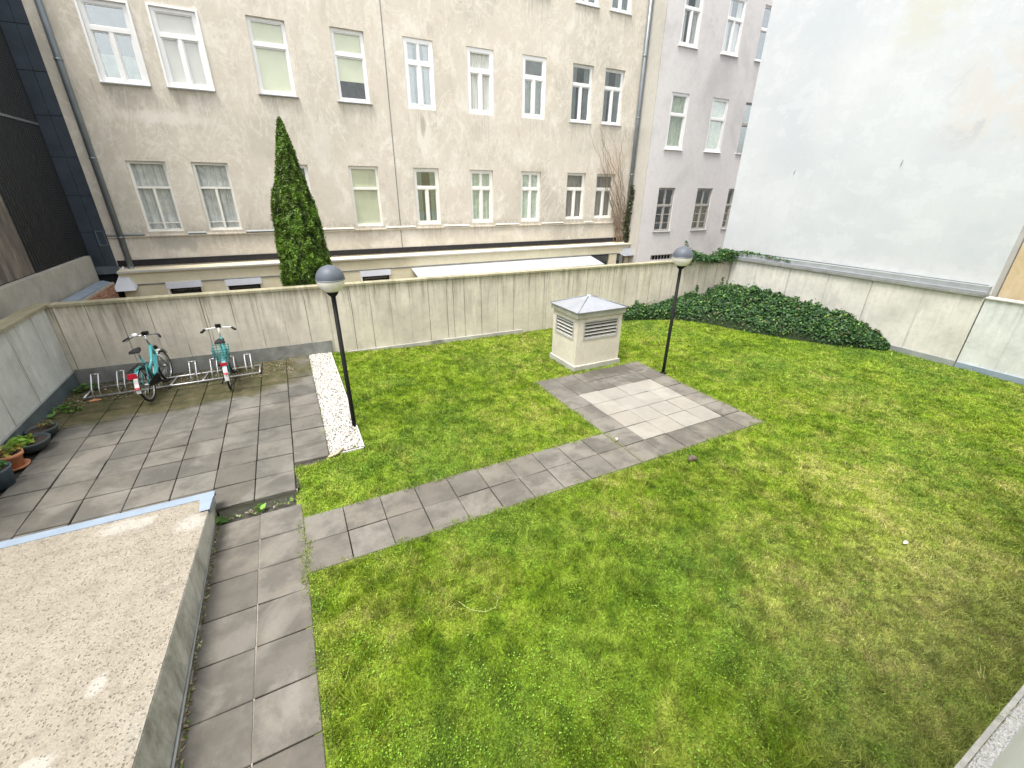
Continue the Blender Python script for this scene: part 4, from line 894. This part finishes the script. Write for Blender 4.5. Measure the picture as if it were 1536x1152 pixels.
# ---- bicycles, local x forward, origin under the rear axle
def torus(m, c, R_, r_, n=40, k=8): m.tube([(c[0]+R_*math.cos(2*PI*i/n), c[1], c[2]+R_*math.sin(2*PI*i/n)) for i in range(n)], r_, k, closed=True)
def arc(c, R_, a0, a1, n=14, y=0): return [(c[0]+R_*math.cos(R(a0+(a1-a0)*i/n)), y, c[2]+R_*math.sin(R(a0+(a1-a0)*i/n))) for i in range(n+1)]
def strip(m, pts, w_, t_=.004):
    vs = []
    for p in pts: vs += [(p[0], -w_, p[2]), (p[0], w_, p[2])]
    m.add(vs, [(2*i, 2*i+1, 2*i+3, 2*i+2) for i in range(len(pts)-1)], True)
def bicycle(label, x, y, rz, lean, style):
    t = thing('bicycle', label, 'bicycle', (x, y, TZ)); t.rotation_euler = (lean, 0, rz)
    B = lambda nm, mt, m, p=None: m.build(nm, mt, p or t, True)
    Rw = .33; ra, fa = (0, 0, Rw), (1.06, 0, Rw); bb = (.44, 0, .29); hd, hb = (.80, 0, .88), (.86, 0, .66); seat = (.23, 0, .80)
    for c in (ra, fa):
        m = MB(); torus(m, c, Rw-.02, .021); wo = B('wheel', 'rubber', m)
        m = MB(); torus(m, c, Rw-.048, .012); B('rim', 'chrome', m, wo)
        m = MB()
        for i in range(18):
            a = 2*PI*i/18; m.tube([(c[0], (.025 if i % 2 else -.025), c[2]), (c[0]+(Rw-.05)*math.cos(a), 0, c[2]+(Rw-.05)*math.sin(a))], .0028, 4)
        B('spokes', 'chrome', m, wo); m = MB(); m.tube([(c[0], -.045, c[2]), (c[0], .045, c[2])], .026, 10); B('hub', 'chrome', m, wo)
    m = MB(); big = .034 if style == 0 else .026
    m.tube([hb, (.62, 0, .40), bb], big, 10); m.tube([hd, (.60, 0, .62), (.33, 0, .50)], big*.8, 10); m.tube([bb, seat], .021, 8)
    m.tube([hd, hb], .028, 10)
    for s in (-1, 1):
        m.tube([(0, s*.055, Rw), (.2, s*.045, .30), (.44, s*.03, .29)], .012, 7); m.tube([(0, s*.055, Rw), (.17, s*.04, .62), (.26, s*.015, .66)], .011, 7)
    fr = B('frame', 'teal', m)
    m = MB(); m.tube([hb, (.89, 0, .62)], .026, 8)
    for s in (-1, 1): m.tube([(.885, s*.05, .62), (.93, s*.055, .50), (1.06, s*.055, Rw)], .015, 7)
    m.tube([(.885, -.05, .62), (.885, .05, .62)], .022, 8); B('fork', 'chrome' if style == 0 else 'teal_light', m)
    m = MB(); strip(m, arc(ra, Rw+.032, 20, 180), .032); mg = B('mudguard', 'teal_light' if style else 'teal', m)
    m = MB(); strip(m, arc(ra, Rw+.036, 140, 184), .036); B('mudguard_end', 'white_gloss', m, mg)
    m = MB(); strip(m, arc(fa, Rw+.032, 30, 165), .030); B('mudguard', 'teal_light' if style else 'white_gloss', m)
    m = MB(); m.tube([seat, (.205, 0, .95)], .014, 8); B('seat_post', 'chrome', m)
    m = MB()
    prof = [(-.14, .085, 0), (-.10, .095, .02), (0, .075, .02), (.08, .035, .012), (.14, .022, .0)]; vs = []
    for px, hw_, dz in prof:
        for kx in range(9): a = PI*kx/8; vs.append((.20+px, hw_*math.cos(a), .955+dz+.045*math.sin(a)-.01))
    m.add(vs, [(i*9+j, i*9+j+1, (i+1)*9+j+1, (i+1)*9+j) for i in range(4) for j in range(8)]+[tuple(range(8, -1, -1)), tuple(36+j for j in range(9))], True); B('saddle', 'rubber', m)
    m = MB(); m.tube([hd, (.765, 0, .99), (.75, 0, 1.07)], .017, 8); m.tube([(.75, 0, 1.07), (.80, 0, 1.09)], .02, 8); B('stem', 'white_gloss' if style else 'chrome', m)
    m = MB(); bar = [(.62, -.29, 1.08), (.72, -.24, 1.10), (.80, -.10, 1.09), (.80, .10, 1.09), (.72, .24, 1.10), (.62, .29, 1.08)]; m.tube(bar, .0125, 8); hbobj = B('handlebar', 'white_gloss' if style else 'chrome', m)
    for s in (-1, 1):
        m = MB(); m.tube([(.58, s*.305, 1.075), (.71, s*.245, 1.10)], .019, 8); B('grip', 'rubber', m, hbobj)
        m = MB(); m.tube([(.80, s*.16, 1.10), (.74, s*.23, 1.075), (.64, s*.285, 1.045)], .007, 5); B('brake_lever', 'black', m, hbobj)
    m = MB(); m.box(.76, .85, -.05, .05, 1.10, 1.16); B('display', 'black', m, hbobj)
    if style == 0: m = MB(); m.lathe([(.0, .06), (.035, .055), (.05, .03), (.05, 0), (0, 0)], 12, (.74, .15, 1.105)); B('bell', 'white_gloss', m, hbobj)
    m = MB(); m.tube([(.94, 0, .77), (.99, 0, .77)], [.03, .045], 10); B('headlight', 'black', m)
    m = MB(); m.tube([(.44, -.07, .29), (.44, .07, .29)], .02, 8); m.tube([(.44, -.075, .29), (.52, -.075, .17)], .010, 6); m.tube([(.44, .075, .29), (.36, .075, .41)], .010, 6)
    m.box(.47, .57, -.15, -.07, .155, .180); m.box(.31, .41, .07, .15, .40, .425); B('crankset', 'black', m)
    m = MB(); m.prism([(.0, .36), (.44, .40), (.53, .33), (.50, .22), (.44, .19), (.0, .29)], 'y', -.068, -.056); B('chain_guard', 'black', m)
    # rear carrier
    m = MB()
    for s in (-1, 1): m.tube([(.20, s*.06, .70), (-.30, s*.07, .715), (-.33, s*.05, .715)], .008, 6); m.tube([(-.12, s*.07, .71), (0, s*.06, Rw)], .007, 6)
    for i in range(5): m.tube([(.15-.11*i, -.065, .708), (.15-.11*i, .065, .708)], .006, 5)
    cr_ = B('carrier', 'black' if style == 0 else 'wire', m)
    if style == 0:
        m = MB(); m.box(-.37, -.335, -.07, .07, .60, .69); B('tail_light', 'redlens', m); m = MB(); m.lathe([(.0, .025), (.04, .015), (.045, 0)], 10, (-.375, 0, .40)); B('reflector', 'redlens', m)
    else:
        # wire basket on the carrier
        m = MB(); x0, x1, hw_, z0, z1 = -.32, .06, .14, .725, .93
        for k_ in range(5):
            f = k_/4; z = z0+(z1-z0)*f; e = .02*(1-f); m.tube([(x0+e, -hw_+e, z), (x1-e, -hw_+e, z), (x1-e, hw_-e, z), (x0+e, hw_-e, z)], .006 if k_ < 4 else .009, 5, closed=True)
        for k_ in range(8):
            xx = x0+.02+(x1-x0-.04)*k_/7
            for s in (-1, 1): m.tube([(xx, s*(hw_-.02), z0), (xx, s*hw_, z1)], .0045, 4)
            m.tube([(xx, -hw_+.02, z0), (xx, hw_-.02, z0)], .0045, 4)
        for k_ in range(6):
            yy = -hw_+.02+(2*hw_-.04)*k_/5
            m.tube([(x0+.02, yy, z0), (x0, yy, z1)], .0045, 4); m.tube([(x1-.02, yy, z0), (x1, yy, z1)], .0045, 4)
        B('basket', 'wire', m)
        m = MB(); m.box(-.365, -.335, -.055, .055, .615, .68); B('tail_light', 'redlens', m); m = MB(); m.lathe([(.0, .025), (.035, .015), (.04, 0)], 10, (-.372, 0, .46)); B('reflector', 'redlens', m)
    m = MB(); m.tube([(.30, .04, .28), (.26, .14, .02)], .009, 6); B('kickstand', 'black', m)
bicycle('turquoise step-through bicycle with white rear mudguard and black carrier, its saddle bare', -2.83, 9.85, R(84), R(-3), 0)
bicycle('turquoise bicycle with wire rear basket and white handlebar stem', -1.53, 9.83, R(95), R(2), 1)

# ---- plant pots along the left wall
def pot_plant(t, c, n, h, spread, size, cols, mat='leaf'):
    P = []; 
    for i in range(n):
        a = rng.random()*2*PI; r_ = spread*math.sqrt(rng.random()); P.append((c[0]+r_*math.cos(a), c[1]+r_*math.sin(a), c[2]+h*rng.random()*(1-.5*r_/spread)))
    P = np.array(P); cc = np.array(cols)[rng.integers(0, len(cols), n)]*(.7+.6*rng.random((n, 1)))
    V, F, C = leaf_quads(P, np.tile((0, 0, 1.), (n, 1)), np.full(n, size), cc, aspect=2.0, spread=.8); np_mesh('foliage', V, F, mat, t, cols=C)
    m = MB()
    for i in range(max(3, n//14)): p = P[rng.integers(0, n)]; m.tube([(c[0], c[1], c[2]-.03), ((p[0]+c[0])/2, (p[1]+c[1])/2, (p[2]+c[2])/2+.02), tuple(p)], .004, 5)
    m.build('stem', 'bark', t, True)
t = thing('bowl_planter', 'dark bowl planter with a small withered plant beside the mossy corner', 'planter', (-4.12, 8.98, TZ), 0, 'dark bowl planters'); t.scale = (.82,)*3
MB().lathe([(0, 0), (.13, 0), (.20, .06), (.245, .17), (.25, .20), (.225, .20), (.21, .15), (0, .15)], 24).build('bowl', 'pot_dark', t, True); MB().lathe([(.0, .165), (.21, .158)], 20).build('soil', 'potsoil', t, True)
pot_plant(t, (.03, .05, .17), 26, .22, .12, .05, [(.20, .24, .06), (.30, .20, .08), (.24, .17, .09)])
t = thing('bowl_planter', 'wide dark bowl planter with bright green leaves between the terracotta pot and the other bowl', 'planter', (-4.10, 8.50, TZ), 0, 'dark bowl planters'); t.scale = (.80,)*3
MB().lathe([(0, 0), (.15, 0), (.24, .07), (.30, .19), (.305, .225), (.275, .225), (.255, .17), (0, .17)], 24).build('bowl', 'pot_dark', t, True); MB().lathe([(.0, .18), (.255, .175)], 20).build('soil', 'potsoil', t, True)
pot_plant(t, (-.08, -.02, .19), 70, .16, .19, .075, [(.14, .30, .03), (.20, .36, .04), (.28, .36, .06)])
t = thing('terracotta_pot', 'orange terracotta pot on a saucer with a leafy plant', 'plant pot', (-4.14, 8.02, TZ), 0); t.scale = (.78,)*3
MB().lathe([(0, 0), (.19, 0), (.215, .045), (.20, .045), (.18, .02), (0, .02)], 24).build('saucer', 'terracotta', t, True)
MB().lathe([(0, .022), (.125, .022), (.165, .24), (.19, .24), (.195, .31), (.175, .31), (.165, .27), (0, .27)], 24).build('body', 'terracotta', t, True)
MB().lathe([(.0, .285), (.165, .28)], 20).build('soil', 'potsoil', t, True); pot_plant(t, (-.03, .02, .29), 60, .2, .2, .06, [(.16, .26, .03), (.34, .34, .08), (.36, .26, .07), (.12, .2, .03)])
t = thing('plant_tub', 'tall dark blue plastic plant tub with trailing green leaves', 'planter', (-4.12, 7.50, TZ), 0); t.scale = (.72,)*3
MB().lathe([(0, 0), (.22, 0), (.27, .34), (.285, .38), (.25, .38), (.24, .33), (0, .33)], 24).build('body', 'planter_blue', t, True); MB().lathe([(.0, .345), (.24, .34)], 20).build('soil', 'potsoil', t, True)
pot_plant(t, (-.05, .05, .36), 60, .18, .24, .07, [(.06, .17, .05), (.10, .22, .06)])
# ---- small things lying about
def lump(name, label, cat, loc, s, mat, seed, sq=(1, 1, .6)):
    r_ = random.Random(seed); m = MB(); n1, n2 = 7, 10; vs = []; 
    for i in range(n1+1):
        for j in range(n2):
            a, b = PI*i/n1, 2*PI*j/n2; q = s*(1+.22*math.sin(3*b+seed)*math.sin(a)+r_.uniform(-.08, .08)); vs.append((q*math.sin(a)*math.cos(b)*sq[0], q*math.sin(a)*math.sin(b)*sq[1], q*math.cos(a)*sq[2]+s*sq[2]*.8))
    m.add(vs, [(i*n2+j, i*n2+(j+1) % n2, (i+1)*n2+(j+1) % n2, (i+1)*n2+j) for i in range(n1) for j in range(n2)], True)
    o = m.build(name, mat, None, True); o.location = loc; return tag(o, label, cat)
MT['stone'] = simple('field_stone', (.10, .08, .065), .9, var=.5, scale=25, bump=.6)
lump('stone', 'fist-sized brown stone lying in the lawn near the paved square', 'stone', (5.22, 3.82, .01), .075, 'stone', 4, (1.1, .8, .7))
lump('ball', 'small cream ball lying on the pavers where path meets square', 'ball', (4.52, 4.83, .012), .032, 'gravel_w', 2, (1, 1, 1))
lump('pot_shard', 'broken terracotta shard lying by the end of the bicycle rack', 'shard', (-3.82, 10.28, TZ), .07, 'terracotta', 3, (1.4, .6, .3))
lump('paper_scrap', 'scrap of white paper lying on the dry part of the lawn', 'litter', (6.16, 1.36, .035), .03, 'white_gloss', 5, (1.4, .7, .3))
m = MB(); m.tube([(.95, 3.02, .05), (1.02, 2.86, .07), (1.14, 2.77, .075), (1.26, 2.77, .07), (1.33, 2.86, .06), (1.32, 2.96, .05)], .0018, 5); tag(m.build('grass_stalk', simple('stalk', (.48, .52, .26), .8)), 'single long pale grass stalk curling over the green lawn', 'stalk')
m = MB(); m.tube([(.02, 6.28, .13), (.15, 6.30, .15), (.26, 6.40, .165)], [.02, .028, .012], 6); tag(m.build('twig', simple('bleached_wood', (.45, .38, .27), .9)), 'short bleached stick lying at the end of the white gravel strip', 'stick')

# ---- columnar thuja behind the wall
def thuja():
    bx, by = .33, 13.8; t = thing('thuja_tree', 'slim dark green columnar thuja rising behind the garden wall', 'tree', (bx, by, -.1))
    MB().tube([(0, 0, 0), (.05, 0, 2.0), (.14, 0, 4.0), (.19, 0, 5.3)], [.10, .08, .04, .01], 8).build('trunk', 'bark', t, True)
    m = MB()
    for s in (-1, 1): m.tube([(0, 0, .8), (s*.2, .1*s, 1.6), (s*.28, .05, 2.8)], [.05, .035, .015], 6)
    m.build('limb', 'bark', t, True)
    zk = np.array([.4, 1.5, 2.5, 3.2, 3.85, 4.2, 4.5, 5.0, 5.3, 5.58]); rk = np.array([.58, .66, .62, .54, .42, .33, .26, .165, .09, .0])
    z2 = np.array([.4, 2.0, 3.2, 3.7, 3.95, 4.12]); r2_ = np.array([.2, .30, .28, .22, .13, .0])
    z3 = np.array([.4, 2.0, 2.8, 3.2]); r3 = np.array([.3, .36, .2, 0])
    leads = [(.12, 0, zk, rk, 95000), (-.23, -.12, z2, r2_*.88, 26000), (.36, -.2, z3, r3, 15000), (.02, -.38, z3, r3, 15000)]
    PP = []; NN = []; CC = []; core = MB()
    for (x0, y0, za, ra_, n) in leads:
        z = za[0]+(za[-1]-za[0])*rng.random(n)**.92; th = rng.random(n)*2*PI; prof = np.interp(z, za, ra_)
        spray = fbm(th*4.0+x0*9, z*5.5, 3); lump_ = .80+.34*spray+.16*(fbm(th*11, z*14, 2)-.5)
        rr = prof*lump_*(1-.25*rng.random(n)**2)+.045*rng.random(n)**3
        P = np.stack([x0+rr*np.cos(th), y0+rr*np.sin(th), z+.03*rng.normal(0, 1, n)], 1); N = np.stack([np.cos(th), np.sin(th), np.full(n, .55)], 1)
        c = np.array((.078, .150, .012))*((.55+.5*rng.random(n))*(.40+1.2*np.clip((spray-.5)*2.6+.5, 0, 1.2)))[:, None]; tip = (rng.random(n) < .10)[:, None]; c = np.where(tip, c*1.6+np.array((.02, .025, 0)), c)
        brown = (fbm(th*3+5, z*2.5, 2) < .32)[:, None] & (rng.random(n) < .5)[:, None]; c = np.where(brown, c*.55+np.array((.022, .018, .004)), c)
        PP.append(P); NN.append(N); CC.append(c)
        q = MB().lathe([(0, .38)]+[(max(.002, float(np.interp(zz_, za, ra_))*.70), float(zz_)) for zz_ in np.linspace(za[0], za[-1]-.05, 12)], 12); core.add([(vx+x0, vy+y0, vz) for vx, vy, vz in q.v], q.f, True)
    P, N, c = np.concatenate(PP), np.concatenate(NN), np.concatenate(CC)
    V, F, C = leaf_quads(P, N, np.full(len(P), .027), c, aspect=3.0, spread=.55)
    cr_ = np_mesh('crown', V, F, 'leaf', t, cols=C)
    core.build('inner_twigs', simple('thuja_inner', (.022, .036, .008), .95), cr_, True)
thuja()

# ---- ivy
def ivy_leaves(P, N, size, name, parent, dark=.5):
    n = len(P); k = rng.random(n)[:, None]
    c = np.array((.018, .056, .018))*(1-k)+np.array((.055, .135, .034))*k
    young = (rng.random(n) < .07)[:, None]; c = np.where(young, np.array((.17, .29, .05)), c); dead = (rng.random(n) < .025)[:, None]; c = np.where(dead, np.array((.16, .12, .06)), c)*(.7+.6*rng.random(n))[:, None]
    V, F, C = leaf_quads(P, N, np.full(n, size), c, aspect=1.1, spread=.55); return np_mesh(name, V, F, 'leaf', parent, cols=C)
def hedge():
    t = thing('ivy_bank', 'dense dark green ivy bank heaped in the corner of the garden walls', 'ivy', (12.8, 9.3, 0))
    # centre line along the two walls, with half width (into the garden) and height
    # footprint front edge and heights, sampled along the walls
    front = [(9.45, 10.75), (10.4, 10.45), (11.35, 10.05), (11.9, 9.25), (12.35, 7.95), (12.9, 6.85), (13.45, 6.05), (14.0, 5.5), (14.2, 5.3)]
    back = [(9.45, rearY(9.45)-.03), (10.6, rearY(10.6)-.03), (12.2, rearY(12.2)-.03), (14.28, 10.5), (14.32, 9.0), (14.34, 7.8), (14.36, 6.0), (14.38, 5.65), (14.39, 5.3)]
    hts = [.22, .42, .50, .85, .95, .92, .72, .40, .10]
    def interp(A, s_):
        A = np.array(A, float); q = np.clip(s_, 0, 1)*(len(A)-1); i = np.minimum(q.astype(int), len(A)-2); f = (q-i); f = f[:, None] if A.ndim == 2 else f
        return A[i]*(1-f)+A[i+1]*f
    def surf(s_, u):
        Fp, Bp, H_ = interp(front, s_), interp(back, s_), interp(hts, s_)
        p = Fp*(1-u)[:, None]+Bp*u[:, None]
        pr = np.sqrt(np.clip(1-(1-np.clip(u*2.1, 0, 1))**2, 0, 1))*(1-.10*np.clip(u-.75, 0, 1))
        lump_ = .50+.72*fbm(p[:, 0]*1.9+3, p[:, 1]*1.9, 2)+.42*(fbm(p[:, 0]*5.5+1, p[:, 1]*5.5+8, 2)-.5)
        return np.stack([p[:, 0], p[:, 1], H_*pr*lump_], 1)
    n1, n2 = 90, 22; s_, u = np.meshgrid(np.linspace(0, 1, n1), np.linspace(0, 1, n2), indexing='ij')
    V = surf(s_.ravel(), u.ravel()); V[:, 2] = V[:, 2]*.86-.02; V -= np.array((12.8, 9.3, 0))
    ii = (np.arange(n1-1)[:, None]*n2+np.arange(n2-1)[None]).ravel(); F = np.stack([ii, ii+1, ii+n2+1, ii+n2], 1)
    np_mesh('stems', V, F, simple('ivy_inner', (.018, .030, .010), .95, bump=.5), t, smooth=True)
    n = 40000; s_ = rng.random(n); u = rng.random(n)**.85; P = surf(s_, u); e = .01
    a = surf(np.clip(s_+e, 0, 1), u)-surf(np.clip(s_-e, 0, 1), u); b = surf(s_, np.clip(u+e, 0, 1))-surf(s_, np.clip(u-e, 0, 1)); N = np.cross(a, b); N[N[:, 2] < 0] *= -1; N /= np.linalg.norm(N, axis=1)[:, None]+1e-9
    N[:, 2] += .4; P += N*(rng.random(n)*.06-.01)[:, None]+rng.normal(0, .018, (n, 3)); P[:, 2] = np.maximum(P[:, 2], .02)
    sh = (rng.random(n) < .12) & (fbm(P[:, 0]*5, P[:, 1]*5, 2) > .52); P[sh, 2] += rng.random(sh.sum())**1.5*.13
    ivy_leaves(P-np.array((12.8, 9.3, 0)), N, .058, 'foliage', t)
    for i in range(46):   # upright young shoots along the back
        q = np.array([rng.random()*.92]); b_ = surf(q, np.array([.55+.4*rng.random()]))[0]; nn = 16; f = rng.random(nn); hh_ = .10+.20*rng.random(); lx, ly = rng.normal(0, .06, 2)
        P2 = np.stack([b_[0]+lx*f+rng.normal(0, .02, nn), b_[1]+ly*f+rng.normal(0, .02, nn), b_[2]+hh_*f], 1); P2[:, 1] = np.minimum(P2[:, 1], rearY(P2[:, 0])-.03)
        ivy_leaves(P2-np.array((12.8, 9.3, 0)), np.tile((0, -.3, 1.), (nn, 1)), .05*(.8+.4*rng.random()), 'shoot', t)
    # tendrils climbing the wall
    for (x, y, h, nn) in ((13.95, 10.58, 1.15, 90), (10.2, 10.83, .62, 40), (12.8, 10.66, .95, 70), (13.35, 10.63, .8, 60)):
        zz_ = .3+rng.random(nn)*(h-.3); P = np.stack([x+rng.normal(0, .05, nn)*(1.4-zz_/h), np.full(nn, y)-rng.random(nn)*.06, zz_], 1)-np.array((12.8, 9.3, 0)); ivy_leaves(P, np.tile((0, -1., .3), (nn, 1)), .06, 'tendril', t)
    t2 = thing('wall_ivy', 'tuft of ivy spilling over the wall top where beige and white walls meet', 'ivy', (13.3, 10.75, 1.78))
    n = 3600; x = 11.95+rng.random(n)**.8*2.55; cl = fbm(x*2.3, x*0+4.2, 3); hh = .10+.42*np.clip((cl-.3)*2, 0, 1)+.22*np.exp(-((x-14.0)/.3)**2)
    hh *= np.clip((x-11.85)/.5, .2, 1)
    P = np.stack([x-13.3, rearY(x)+.10+rng.normal(0, .15, n)-10.75, (rng.random(n)**1.2)*hh-.02-(rng.random(n) < .18)*.15*rng.random(n)], 1)
    ivy_leaves(P, np.tile((0, -.6, 1.), (n, 1)), .07, 'foliage', t2)
    m = MB()
    for i in range(7):
        xa = 12.1+i*.35-13.3; m.tube([(xa, .02, .0), (xa+.15, .05, .16), (xa+.4, .0, .12), (xa+.6, .03, .03)], .012, 5)
    m.tube([(12.35-13.3, 0, .05), (12.1-13.3, 0, .4), (12.0-13.3, 0, .66)], .007, 5); m.build('stem', 'bark', t2, True)
    nn = 50; f = rng.random(nn); P = np.stack([-.95-.35*f+rng.normal(0, .04, nn), rng.normal(0, .04, nn), .05+.62*f], 1); ivy_leaves(P, np.tile((0, -.6, 1.), (nn, 1)), .065, 'sprig', t2)
    n = 700; yv = 8.6+rng.random(n)*1.9; P = np.stack([np.full(n, XR+.1-13.3)+rng.normal(0, .07, n), yv-10.75, .14+rng.random(n)*.12*np.clip((yv-8.3)/2, .1, 1)], 1); ivy_leaves(P, np.tile((-.4, 0, 1.), (n, 1)), .055, 'foliage', t2)
hedge()
# bare climber on the beige house beside the downpipe
CL = thing('climbing_vine', 'mostly leafless brown vine climbing the beige house by the downpipe', 'vine', (14.4, FY-.1, 1.2))
for i in range(34):
    rr = random.Random(i+50); p = Vector((rr.uniform(-.35, .2), -.02, rr.choice((0, 0, 1.0)))); pts = [tuple(p)]; hgt = rr.uniform(2.0, 5.2); drift = rr.uniform(-.30, .06)
    while p.z < hgt: p = p+Vector((drift*.4*(p.z > 1.2)+rr.uniform(-.13, .13), rr.uniform(-.01, .01), .22)); p.y = min(.07, max(-.12, p.y)); pts.append(tuple(p))
    MB().tube(pts, [.015*(1-.75*j/len(pts)) for j in range(len(pts))], 5).build('stem', simple('vine_bark', (.24, .175, .115), .9) if i == 0 else bpy.data.materials['vine_bark'], CL, True)
n = 900; z = rng.random(n)*3.0; P = np.stack([.26+.05*np.sin(z*3)+rng.normal(0, .09, n)*np.clip(1.4-z/3.2, .3, 1), -.12+rng.normal(0, .05, n), z], 1)
c = np.array([(.05, .06, .03), (.07, .10, .03), (.12, .09, .05)])[rng.integers(0, 3, n)]*(.6+.7*rng.random((n, 1)))
V, F, C = leaf_quads(P, np.tile((0, -1., .2), (n, 1)), np.full(n, .06), c); np_mesh('foliage', V, F, 'leaf', CL, cols=C)
# weeds growing in the mossy terrace corner and by the step
def weed(x, y, z, n, h, s_, label, cols):
    t = thing('weed', label, 'plant', (x, y, z), 0); pot_plant(t, (0, 0, 0), n, h, s_, .05, cols)
weed(-4.15, 9.95, TZ, 60, .14, .26, 'low green weed growing along the left wall on the terrace', [(.09, .20, .03), (.14, .26, .05)])
weed(-4.15, 10.95, TZ, 70, .16, .22, 'leafy weed in the corner of the garden walls behind the rack', [(.05, .12, .02), (.08, .17, .03)])
weed(-.93, 5.56, .02, 10, .05, .09, 'small bright weed growing under the paved step', [(.18, .36, .05), (.12, .26, .04)])
weed(-1.36, 5.50, .02, 16, .06, .05, 'dark weed tuft at the foot of the slab corner', [(.06, .15, .03), (.10, .2, .04)])
